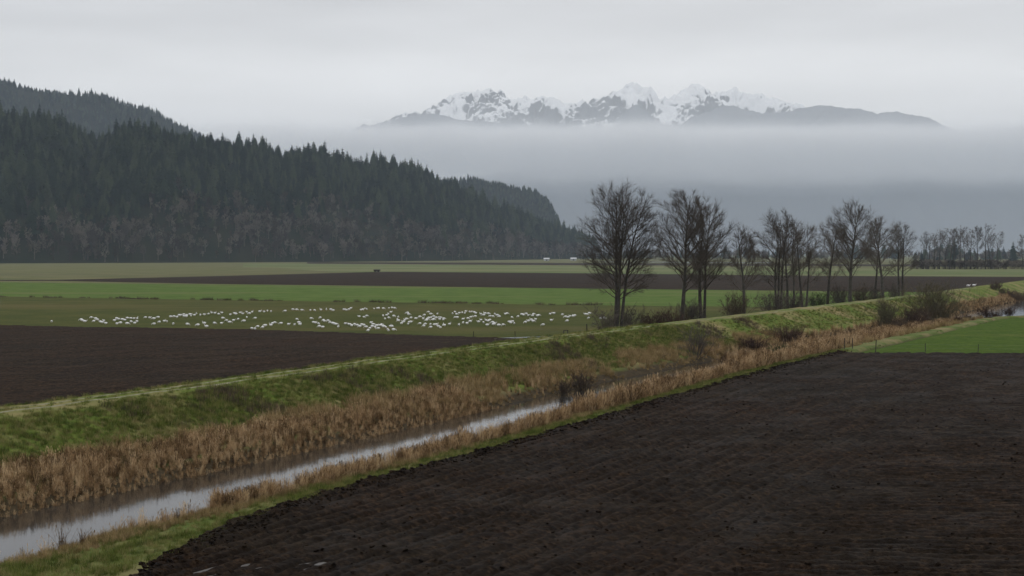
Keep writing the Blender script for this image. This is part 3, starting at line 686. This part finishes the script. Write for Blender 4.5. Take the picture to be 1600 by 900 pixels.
# ------------------------------------------------------------------ white geese
def goose_mesh(pose, seed):
    R = random.Random(seed)
    if pose == 'graze': neck = [(.30, 0, .34), (.40, 0, .30), (.46, 0, .20), (.50, 0, .10), (.545, 0, .05)]
    elif pose == 'up': neck = [(.27, 0, .40), (.31, 0, .50), (.32, 0, .62), (.34, 0, .70), (.40, 0, .705)]
    else: neck = [(.28, 0, .38), (.34, 0, .44), (.39, 0, .50), (.44, 0, .54), (.50, 0, .53)]
    sp = [(-.42, 0, .36), (-.36, 0, .35), (-.22, 0, .32), (-.02, 0, .30), (.14, 0, .31), (.24, 0, .345)] + neck
    rad = [.014, .06, .145, .185, .165, .095, .058, .044, .040, .050, .016]
    V, Fq, mi = [], [], []; S = 8
    for i, (p, q) in enumerate(zip(sp, rad)):
        a = np.array(sp[min(i + 1, len(sp) - 1)]) - np.array(sp[max(i - 1, 0)]); a = a / np.linalg.norm(a); n = np.array([-a[2], 0, a[0]])
        wz = 1.15 if i in (2, 3, 4) else 1
        for k in range(S):
            th = 2 * math.pi * k / S; V.append(np.array(p) + n * q * math.cos(th) * wz + np.array([0, 1, 0]) * q * math.sin(th) * 1.05)
    for i in range(len(sp) - 1):
        for k in range(S): Fq.append([i * S + k, i * S + (k + 1) % S, (i + 1) * S + (k + 1) % S, (i + 1) * S + k]); mi.append(1 if i == 0 else (2 if i == len(sp) - 2 else 0))
    Vt, Ft = tubes([(.0, .05, -.02, 0, .05, .2, .012, .014), (.02, -.05, -.02, .02, -.05, .2, .012, .014)], 4)
    Fq += (Ft + len(V)).tolist(); mi += [2] * len(Ft); V += list(Vt)
    return mesh_obj('goose', V, Fq, [M_feather, M_wingtip, M_bill], False, True, mi).data
gooseM = [goose_mesh(p, i) for i, p in enumerate(('graze', 'walk', 'up', 'graze', 'walk'))]
# (u0, v0, u1, v1, count, spread in v): the flock as seen, strand by strand
strands = [(80, 502, 83, 502, 1, 0), (124, 501, 133, 500, 4, 2), (142, 498, 166, 503, 11, 3), (175, 499, 217, 497, 12, 2), (180, 505, 220, 503, 9, 2), (224, 496, 250, 495, 6, 2.5),
    (234, 505, 275, 503, 7, 3), (266, 496, 300, 491, 10, 1.5), (276, 493, 330, 491, 12, 2), (290, 508, 360, 506, 10, 3), (330, 490, 350, 488, 5, 1.5), (358, 490, 396, 488, 11, 1.5), (345, 500, 400, 498, 10, 4), (390, 511, 425, 510, 8, 3),
    (400, 487, 428, 485, 6, 1.5), (420, 503, 470, 506, 8, 3), (443, 485, 475, 483, 6, 1), (482, 484.5, 526, 484, 9, 1), (462, 495, 470, 508, 3, 2), (486, 500, 505, 510, 8, 4), (500, 498, 530, 512, 12, 4), (536, 484, 550, 482, 5, 1), (563, 483.5, 573, 482, 5, 1.2), (583, 481.5, 600, 481.5, 5, .8),
    (606, 481.5, 618, 480.5, 4, .6), (538, 505, 580, 513, 17, 4), (560, 495, 575, 494, 4, 2), (578, 506, 616, 514, 22, 4), (600, 498, 612, 486, 5, 2), (595, 496, 645, 500, 9, 4), (618, 502, 645, 505, 11, 4), (634, 485, 640, 492, 3, 1), (648, 496, 690, 492, 12, 4), (650, 505, 690, 510, 9, 3), (664, 498, 696, 497, 14, 2.5),
    (668, 487, 670, 487, 1, 0), (672, 510, 705, 506, 9, 2.5), (706, 489, 745, 487, 15, 2), (707, 498, 745, 496, 9, 2.5), (716, 507, 736, 503, 6, 3), (750, 492, 782, 493, 12, 3), (745, 499, 775, 504, 11, 3), (785, 490, 795, 490, 3, .6), (757, 509, 790, 507, 5, 1.5), (793, 502, 806, 505, 6, 2), (798, 495, 802, 495, 2, 1),
    (808, 492, 845, 493, 13, 2.5), (820, 502, 838, 500, 7, 2), (848, 507, 850, 507, 1, 0), (855, 490, 866, 490, 3, 1), (861, 500, 862, 500, 1, 0), (878, 494, 900, 491, 9, 3), (885, 500, 887, 502, 2, 1), (911, 491, 923, 490, 4, 1.5), (918, 497, 921, 497, 2, 1), (937, 497, 946, 497, 3, .6)]
gi_ = 0; placed = []
for si, (u0, v0, u1, v1, n, sv) in enumerate(strands):
    n = max(1, round(n * .72))
    for k in range(n):
        for _ in range(12):
            f = (k + random.uniform(.1, .9)) / n; u = u0 + (u1 - u0) * f; v = v0 + (v1 - v0) * f + random.uniform(-sv, sv)
            x, y = gnd(u, v, .3)
            if all((x - a) ** 2 + (y - b) ** 2 > 1.3 for a, b in placed): break
        placed.append((x, y)); pose = random.choices(range(5), (5, 3, 2, 5, 2))[0]
        o = bpy.data.objects.new('goose', gooseM[pose]); COL.objects.link(o); s = random.uniform(.82, 1.0)
        o.location = (x, y, .03); o.scale = (s, s, s); o.rotation_euler = (0, 0, random.choice((0, math.pi)) + random.gauss(0, .75))
        if si == 0: tag(o, 'lone white goose standing apart at the far left end of the flock', 'goose', 'flock of white geese')
        elif u > 905: tag(o, 'white goose in the last cluster beside the three trunk tree', 'goose', 'flock of white geese')
        elif si in (1, 2): tag(o, 'white goose in the small bunch just right of the lone goose', 'goose', 'flock of white geese')
        elif v < 489 + max(0, 330 - u) * .03: tag(o, 'white goose in the thin line along the back edge of the flock', 'goose', 'flock of white geese')
        else: tag(o, 'white goose in the flock\'s main body, ' + ['its loose left end', 'left of its densest part', 'its densest part', 'right of its densest part', 'thinning out toward the trees'][int(np.searchsorted([300, 480, 650, 780], u))], 'goose', 'flock of white geese')
for i, (u, v) in enumerate(((1513, 447.5), (1522, 446.8))):
    x, y = gnd(u, v, .3); o = bpy.data.objects.new('goose', gooseM[1]); COL.objects.link(o); o.location = (x, y, .03); o.scale = (1.9,) * 3
    tag(o, 'white bird on the dark strip past the dike, the one %s the trees' % ('nearer' if i == 0 else 'farther from'), 'goose', 'pair of white birds past the dike')

# ------------------------------------------------------------------ wooded hills
def conifer_meshes(seed, H=30., W=4.6):
    r = np.random.default_rng(seed); V, Fc = [], []
    pe = r.uniform(.5, .9); nw = 17; z0 = H * r.uniform(.08, .2)
    for i in range(nw):
        f = i / (nw - 1); z = z0 + (H * .97 - z0) * f ** .92; L = W * (1 - f) ** pe * r.uniform(.8, 1.15) + .25; nb = 7 if f < .6 else 5; a0 = r.uniform(0, 6.28)
        for k in range(nb):
            a = a0 + 2 * np.pi * k / nb + r.normal(0, .2); l = L * r.uniform(.65, 1.2); dr = l * r.uniform(.25, .55); w = l * .36 + .15
            d = np.array([math.cos(a), math.sin(a), 0]); s = np.array([-d[1], d[0], 0]); b = len(V); c = np.array([0, 0, z])
            V += [c + [0, 0, l * .15], c + d * l * .55 + s * w - [0, 0, dr * .6], c + d * l - [0, 0, dr], c + d * l * .55 - s * w - [0, 0, dr * .6], c + d * l * .5 + [0, 0, l * .05]]
            Fc += [[b, b + 1, b + 4], [b + 1, b + 2, b + 4], [b + 2, b + 3, b + 4], [b + 3, b, b + 4]]
    b = len(V); V += [np.array([0, 0, H * 1.02])] + [np.array([math.cos(q) * .35, math.sin(q) * .35, H * .88]) for q in (0, 2.1, 4.2)]
    Fc += [[b, b + 1, b + 2], [b, b + 2, b + 3], [b, b + 3, b + 1]]
    Vt, Ft = tubes([(0, 0, -2, 0, 0, H * .5, .45, .28), (0, 0, H * .5, 0, 0, H * .93, .28, .05)], 5)
    return mesh_obj('trunk', Vt, Ft, M_bark, False).data, mesh_obj('crown', V, Fc, M_conifer, False, False).data
def joined(a, b, name):
    """trunk and crown as one mesh, for woods that read as a mass"""
    P, Fc, mi, off = [], [], [], 0
    for j, me in enumerate((a, b)):
        v = np.zeros(len(me.vertices) * 3, np.float32); me.vertices.foreach_get('co', v); v = v.reshape(-1, 3)
        for p in me.polygons:
            q = [i + off for i in p.vertices]
            if len(q) == 3: Fc.append(q); mi.append(j)
            else: Fc += [[q[0], q[1], q[2]], [q[0], q[2], q[3]]]; mi += [j, j]
        P.append(v); off += len(v)
    return mesh_obj(name, np.concatenate(P), Fc, [a.materials[0], b.materials[0]], False, False, mi)
conM = [conifer_meshes(400 + i, 30, (6.0, 7.4, 5.0, 6.6, 8.2)[i]) for i in range(5)]
conP = [joined(*m, 'conifer') for m in conM]
aldM = [tree_meshes(420 + i, 20, (4.5, 6, 5.2)[i], (1, 2, 2)[i], .25, 18, 6, 5, 2, tw=.10, trunk_r=.32, bark=M_alder, twig=M_alder) for i in range(3)]
aldP = [joined(*m, 'alder') for m in aldM]

class Hill:
    def __init__(s, ridge, foot, seed, tree, label, span, backd=900):
        """ridge: (u, v of the tree tops, distance); foot: (u, distance)"""
        s.ru, rv, s.rd = map(np.array, zip(*[map(float, q) for q in ridge])); s.fu, s.fd = map(np.array, zip(*[map(float, q) for q in foot]))
        s.rh = np.maximum(2, CAM_H + (396 - rv) / FPX * s.rd - tree); s.seed, s.backd = seed, backd
        k = np.linspace((span[0] - 800) / FPX, (span[1] - 800) / FPX, 150); w = np.concatenate([np.linspace(-.05, 1, 34), np.linspace(1.03, 1 + 1, 14)])
        K, Wt = np.meshgrid(k, w); x, y, z = s.surf(K, Wt)
        s.o = structure(mesh_obj('hill', np.stack([x, y, z], -1), grid_faces(len(w), len(k)), M_forest_floor), label)
    def surf(s, k, w):
        u = 800 + k * FPX; rd, rh, fd = np.interp(u, s.ru, s.rd), np.interp(u, s.ru, s.rh), np.interp(u, s.fu, s.fd)
        y = np.where(w <= 1, fd + (rd - fd) * w, rd + s.backd * (w - 1)); x = k * y
        f = np.clip(w, 0, 1); p = np.where(w <= 1, f ** .85, np.cos(np.clip(w - 1, 0, 1) * np.pi / 2) ** .7)
        n = fbm(x / 160, y / 160, s.seed, 4) * rh * .35 * np.sin(np.clip(w, 0, 1) * np.pi)
        return x, y, np.where(w < 0, -6, rh * p + n - .5)

h1 = Hill([(-420, 150, 2250), (-150, 165, 2280), (0, 175, 2300), (60, 172, 2300), (105, 186, 2320), (150, 212, 2330), (178, 193, 2200), (240, 197, 2250), (300, 206, 2300), (350, 212, 2350), (400, 216, 2420), (440, 236, 2500), (475, 228, 2520),
            (520, 238, 2600), (560, 251, 2650), (590, 240, 2650), (625, 245, 2700), (660, 256, 2750), (690, 274, 2820), (730, 292, 2950), (780, 316, 3100), (820, 336, 3250), (850, 345, 3400), (890, 352, 3600), (915, 362, 3750), (940, 385, 3900)],
          [(-420, 1650), (0, 1780), (250, 1900), (500, 2080), (700, 2420), (850, 3000), (940, 3500)], 81, 26, 'near wooded hill rising from the valley floor', (-420, 940), 500)
h2 = Hill([(-420, 95, 4600), (-100, 108, 4700), (0, 121, 4800), (60, 133, 4800), (150, 143, 4850), (210, 158, 4900), (260, 178, 4950), (300, 198, 5000), (345, 219, 5050), (420, 255, 5150), (500, 300, 5200), (600, 380, 5300)],
          [(-420, 3500), (600, 4600)], 82, 22, 'higher hazy wooded hill behind the near one', (-420, 600))
h3 = Hill([(560, 300, 4700), (650, 285, 4700), (700, 278, 4700), (735, 276, 4700), (780, 279, 4700), (830, 293, 4700), (858, 308, 4700), (872, 332, 4700), (880, 370, 4700), (890, 395, 4700)],
          [(560, 4200), (890, 4500)], 83, 20, 'small hazy wooded hill past the end of the near one', (560, 890), 500)

def wood(hill, n, seed, kspan, conshare, name, label, smin, smax, skip=0):
    r = np.random.default_rng(seed); k = (r.uniform(*kspan, n) - 800) / FPX; w = r.uniform(0.0, 1.12, n) ** .85
    x, y, z = hill.surf(k, w); dec = fbm(x / 220, y / 220, seed + 1, 3) * 2.2 + np.clip(.30 - w, -.45, .3) * 2.6 + r.normal(0, .22, n) > conshare
    s = r.uniform(smin, smax, n) * (.55 + .9 * vnoise(x / 70, y / 70, seed)); s = np.where(dec, s * .95, s); idx = np.where(dec, 5 + r.integers(0, 3, n), r.integers(0, 5, n))
    P = np.stack([x, y, z], -1); sx = s * r.uniform(.8, 1.45, n); S = np.stack([sx, sx, s * r.uniform(.75, 1.2, n)], -1); Rz = np.stack([np.zeros(n), np.zeros(n), r.uniform(0, 6.28, n)], -1)
    gn_scatter(name, P[skip:], Rz[skip:], S[skip:], idx[skip:], conP + aldP, label)
wood(h1, 6400, 500, (-420, 935), .02, 'forest', 'dark conifer wood with bare alders covering the near hill', .5, 1.2)
wood(h2, 9000, 501, (-420, 590), 1.2, 'forest', 'hazy conifer wood covering the higher hill behind', .55, .85)
wood(h3, 2600, 502, (565, 885), 1.0, 'forest', 'hazy conifer wood on the small far hill', .5, .75)

# conifers that stand out one by one along the skyline, and pale bare trees at the hill's foot
r = np.random.default_rng(510)
for i in range(230):
    u = r.uniform(-30, 915); w = r.uniform(.93, 1.03); x, y, z = (float(q) for q in h1.surf(np.array((u - 800) / FPX), np.array(w)))
    o = empty('conifer', (x, y, z), r.uniform(0, 6), r.uniform(.6, 1.0) + .35 * r.uniform() ** 4); m = conM[int(r.integers(0, 5))]
    part = ['before the hazy hill, left of the notch', 'on the rise just right of the notch', 'where the hazy hill meets it', 'above the left half of the flock', 'above the middle of the flock', 'on the last high knoll', 'on the falling end', 'at its low tail'][int(np.searchsorted([150, 270, 370, 470, 570, 680, 820], u))]
    tag(o, 'dark skyline conifer on the near hill ' + part, 'conifer', 'conifers along the near hill skyline'); link_part('trunk', m[0], o); link_part('crown', m[1], o)
for i in range(110):
    u = r.uniform(-20, 905); w = r.uniform(.0, .09); x, y, z = (float(q) for q in h1.surf(np.array((u - 800) / FPX), np.array(w)))
    o = empty('alder', (x, y, z), r.uniform(0, 6), r.uniform(.7, 1.2)); m = aldM[int(r.integers(0, 3))]
    tag(o, 'brown bare alder at the near hill foot, ' + ['at the picture edge', 'above the lone goose', 'above the dense back line of geese', 'left of the low dark shelter', 'behind the low dark shelter', 'left of the white shed', 'by the white shed'][int(np.searchsorted([90, 220, 400, 560, 640, 800], u))], 'tree', 'bare alders at the hill foot'); link_part('trunk', m[0], o); link_part('crown', m[1], o)
# low far belt of trees across the valley
n = 900; u = r.uniform(900, 2000, n); d = r.uniform(2900, 4300, n) - (u > 1420) * 900; x = (u - 800) / FPX * d
P = np.stack([x, d, np.zeros(n) - .5], -1); s = r.uniform(.5, 1.05, n) * (.6 + .7 * vnoise(u / 40, u * 0, 91)); idx = np.where(r.uniform(size=n) < .3, r.integers(0, 5, n), 5 + r.integers(0, 3, n))
gn_scatter('treeline', P, np.stack([np.zeros(n), np.zeros(n), r.uniform(0, 6, n)], -1), np.stack([s * 1.2, s * 1.2, s], -1), idx, conP + aldP, 'low hazy belt of trees across the far valley floor')
n = 260; u = r.uniform(1425, 1700, n); d = r.uniform(1120, 1160, n); x = (u - 800) / FPX * d; s = r.uniform(.18, .42, n)
gn_scatter('undergrowth', np.stack([x, d, np.zeros(n) - .3], -1), np.stack([np.zeros(n), np.zeros(n), r.uniform(0, 6, n)], -1), np.stack([s * 1.8, s * 1.8, s], -1), 5 + r.integers(0, 3, n), conP + aldP, 'dark brush along the foot of the distant tree row')

# sheds
def shed(u, v, L, Wd, H, lab, mw=None, mr=None):
    x, y = gnd(u, v); o = empty('shed', (x, y, 0)); tag(o, lab, 'shed'); a, b = L / 2, Wd / 2; rh = H * 1.5
    V = [(-a, -b, 0), (a, -b, 0), (a, b, 0), (-a, b, 0), (-a, -b, H), (a, -b, H), (a, b, H), (-a, b, H), (-a, 0, rh), (a, 0, rh)]
    me = bpy.data.meshes.new('wall'); me.from_pydata(V, [], [(0, 1, 5, 4), (1, 2, 6, 9, 5), (2, 3, 7, 6), (3, 0, 4, 8, 7)]); me.materials.append(mw or M_shed_wall); link_part('wall', me, o)
    e = .5; sl = (rh - H) / b
    V = [(-a - e, -b - e, H - e * sl + .1), (a + e, -b - e, H - e * sl + .1), (a + e, 0, rh + .1), (-a - e, 0, rh + .1), (a + e, b + e, H - e * sl + .1), (-a - e, b + e, H - e * sl + .1)]
    V += [(q[0], q[1], q[2] + .2) for q in V]
    mesh_obj('roof', V, [[0, 1, 2, 3], [3, 2, 4, 5], [6, 7, 8, 9], [9, 8, 10, 11], [0, 1, 7, 6], [5, 4, 10, 11], [1, 2, 8, 7], [2, 4, 10, 8], [0, 3, 9, 6], [3, 5, 11, 9]], mr or M_shed_roof, o, False)
    mesh_obj('door', [(-a * .3, -b - .05, 0), (a * .3, -b - .05, 0), (a * .3, -b - .05, H * .75), (-a * .3, -b - .05, H * .75)], [[0, 1, 2, 3]], M_shed_door, o, False)
shed(854, 407.6, 9, 6, 3.2, 'small white shed at the end of the wooded hill')
shed(896, 407.0, 10, 6, 3.2, 'pale farm shed behind the three trunk tree')
shed(589, 424.6, 3.6, 2.6, .9, 'low dark shelter at the edge of the far plowed strip', M_post, M_post)

# ------------------------------------------------------------------ mountains
def range_mesh(name, sil, d, depth, seed, m, label, u0, u1, base_v=215, nk=420, nw=70, rough=.22, jag=0., low=200):
    us = np.linspace(u0, u1, nk); top = CAM_H + (396 - np.interp(us, *zip(*sil))) / FPX * d
    k = (us - 800) / FPX; w = np.concatenate([np.linspace(0, 1, nw), np.linspace(1.05, 1.5, 8)]); K, Wt = np.meshgrid(k, w); Tp = np.repeat(top[None], len(w), 0)
    bz = CAM_H + (396 - base_v) / FPX * d - low
    y = d - depth + depth * Wt; x = K * d * (y / d) ** .3
    sc_ = depth / 5
    warp = fbm(x / sc_, y / sc_, seed, 3) * sc_ * .6
    rn = 1 - np.abs(fbm((x + warp) / sc_, y / sc_ * .45, seed + 3, 5, .55)) * 4
    f = np.clip(Wt, 0, 1); prof = np.where(Wt <= 1, f ** .8, 1 - (Wt - 1) * 1.4)
    z = bz + (Tp - bz) * prof + (rn - .45) * (Tp - bz) * rough * np.sin(np.clip(Wt, 0, 1) * np.pi) ** .8
    z += jag * fbm(x / (sc_ * .12), y / (sc_ * .12), seed + 9, 4) * np.clip((Tp - bz) / 900, 0, 1)
    return structure(mesh_obj(name, np.stack([x, y, z], -1), grid_faces(len(w), nk), m), label)

def f_snow(nt, P, b):
    g = nt.nodes.new('ShaderNodeNewGeometry'); s = nt.nodes.new('ShaderNodeSeparateXYZ'); nt.links.new(g.outputs['Normal'], s.inputs[0])
    p = nt.nodes.new('ShaderNodeSeparateXYZ'); nt.links.new(P, p.inputs[0])
    n = noise(nt, P, .0014, 6, .6, (1, .4, .3)); a = maprange(nt, p.outputs['Z'], 2250, 2800, -.10, .05)
    m = nt.nodes.new('ShaderNodeMath'); m.operation = 'ADD'; nt.links.new(n, m.inputs[0]); nt.links.new(a, m.inputs[1])
    sl = nt.nodes.new('ShaderNodeMath'); sl.operation = 'ADD'; nt.links.new(m.outputs[0], sl.inputs[0]); nt.links.new(maprange(nt, s.outputs['Z'], .35, .85, -.07, .12), sl.inputs[1])
    rock = ramp(nt, noise(nt, P, .003, 5), [(.3, (.07, .08, .095)), (.7, (.13, .142, .16))])
    return mixc(nt, maprange(nt, sl.outputs[0], .47, .53), rock, (.86, .87, .88))
M_snow = mat('snow_and_rock', f_snow, .9, .1)
range_mesh('mountain', [(560, 215), (590, 200), (640, 188), (690, 172), (702, 163), (718, 155), (742, 152), (770, 150), (790, 154), (802, 162), (832, 157), (860, 157), (876, 165), (892, 170), (915, 168), (940, 160), (958, 152), (974, 142), (985, 138), (1000, 145), (1015, 149),
    (1030, 163), (1050, 157), (1065, 149), (1076, 141), (1090, 144), (1102, 152), (1120, 155), (1135, 148), (1152, 157), (1172, 159), (1200, 165), (1220, 171), (1260, 185), (1300, 195), (1400, 215)], 26000, 4200, 90, M_snow, 'snow streaked mountain range standing above the cloud bank', 540, 1420, 205, 620, 130, .45, 200, 450)
lower = mat('far_slope_hazed', lambda nt, P, b: ramp(nt, noise(nt, P, .0018, 6, .65), [(.3, (.13, .145, .165)), (.68, (.19, .205, .225)), (.76, (.6, .62, .65))]), .95, 0)  # pale tones put distance haze into the slope colour
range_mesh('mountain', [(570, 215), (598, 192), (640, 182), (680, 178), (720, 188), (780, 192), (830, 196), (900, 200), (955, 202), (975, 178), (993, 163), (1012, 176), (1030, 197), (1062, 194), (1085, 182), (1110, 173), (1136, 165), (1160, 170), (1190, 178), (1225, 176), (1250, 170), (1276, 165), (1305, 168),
    (1340, 171), (1368, 178), (1402, 175), (1432, 181), (1452, 186), (1470, 196), (1500, 208), (1560, 202), (1600, 198), (1700, 208), (1800, 218)], 21000, 2600, 95, lower, 'lower slopes coloured pale for haze in front of the snowy range', 590, 1800, 210, 420, 60, .10, 60, 700)
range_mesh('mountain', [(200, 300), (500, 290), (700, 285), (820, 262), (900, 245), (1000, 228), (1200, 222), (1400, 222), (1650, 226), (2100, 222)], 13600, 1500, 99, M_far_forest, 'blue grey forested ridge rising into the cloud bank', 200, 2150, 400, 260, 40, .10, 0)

# ------------------------------------------------------------------ cloud bank and haze
def volume_mat(name, density, color, aniso=0.):
    m = bpy.data.materials.new(name); m.use_nodes = True; nt = m.node_tree; nt.nodes.clear()
    o = nt.nodes.new('ShaderNodeOutputMaterial'); v = nt.nodes.new('ShaderNodeVolumePrincipled')
    v.inputs['Density'].default_value = density; v.inputs['Color'].default_value = (*color, 1); v.inputs['Anisotropy'].default_value = aniso
    nt.links.new(v.outputs[0], o.inputs['Volume']); return m

def cloud(x0, x1, y0, y1, z0, z1, density, stops, label, nscale, nz, step, xfade):
    """a bank of cloud whose density follows height, frayed by noise"""
    m = volume_mat('cloud', 1.0, (.975, .98, .985), .35); nt = m.node_tree; L = nt.links; v = [q for q in nt.nodes if q.type == 'PRINCIPLED_VOLUME'][0]
    P = nt.nodes.new('ShaderNodeNewGeometry').outputs['Position']; q = nt.nodes.new('ShaderNodeSeparateXYZ'); L.new(P, q.inputs[0])
    def op(o, a, b):
        n = nt.nodes.new('ShaderNodeMath'); n.operation = o
        for k, w in enumerate((a, b)):
            if isinstance(w, (int, float)): n.inputs[k].default_value = w
            else: L.new(w, n.inputs[k])
        return n.outputs[0]
    n1 = noise(nt, P, nscale, 4, .6, (1, .6, 2.4))
    zz = op('ADD', q.outputs['Z'], op('MULTIPLY', op('SUBTRACT', n1, .5), nz))
    r = nt.nodes.new('ShaderNodeValToRGB'); e = r.color_ramp.elements; rz = lambda z: (z - z0) / (z1 - z0)
    e[0].position, e[0].color = rz(stops[0][0]), (stops[0][1],) * 3 + (1,); e[1].position, e[1].color = rz(stops[-1][0]), (stops[-1][1],) * 3 + (1,)
    for z, k in stops[1:-1]: w = e.new(rz(z)); w.color = (k,) * 3 + (1,)
    L.new(maprange(nt, zz, z0, z1), r.inputs[0])
    den = op('MULTIPLY', op('MULTIPLY', r.outputs[0], density), maprange(nt, q.outputs['X'], *xfade))
    L.new(den, v.inputs['Density'])
    B = [(x, y, z) for x in (x0, x1) for y in (y0, y1) for z in (z0, z1)]
    o = mesh_obj('clouds', B, [[0, 1, 3, 2], [4, 6, 7, 5], [0, 4, 5, 1], [2, 3, 7, 6], [0, 2, 6, 4], [1, 5, 7, 3]], m, None, False)
    m.cycles.volume_step_rate = step; return tag(o, label, kind='stuff')
cloud(-9000, 13000, 10900, 12300, -4, 1200, .0042, [(0, .075), (480, .08), (570, .14), (660, .45), (770, .9), (935, 1), (985, .6), (1025, .1), (1080, 0)], 'long grey cloud bank hiding the foot of the snowy mountains', .0015, 200, .06, (-6000, -1500, .35, 1))
cloud(-14000, 22000, 14600, 18600, 700, 2500, .00075, [(700, 1), (1240, .9), (1370, .45), (1470, .2), (1850, .15), (2100, .10), (2460, 0)], 'thin mist veiling the snowy mountains behind the cloud bank', .0006, 260, .06, (-14000, -9000, 0, 1))

hz = [(x, y, z) for x in (-6000, 6000) for y in (-300, 10700) for z in (-4, 760)]
hb = mesh_obj('haze', hz, [[0, 1, 3, 2], [4, 6, 7, 5], [0, 4, 5, 1], [2, 3, 7, 6], [0, 2, 6, 4], [1, 5, 7, 3]], volume_mat('haze', .000052, (.72, .84, 1.0)), None, False)
tag(hb, 'thin damp haze filling the valley air', kind='stuff')
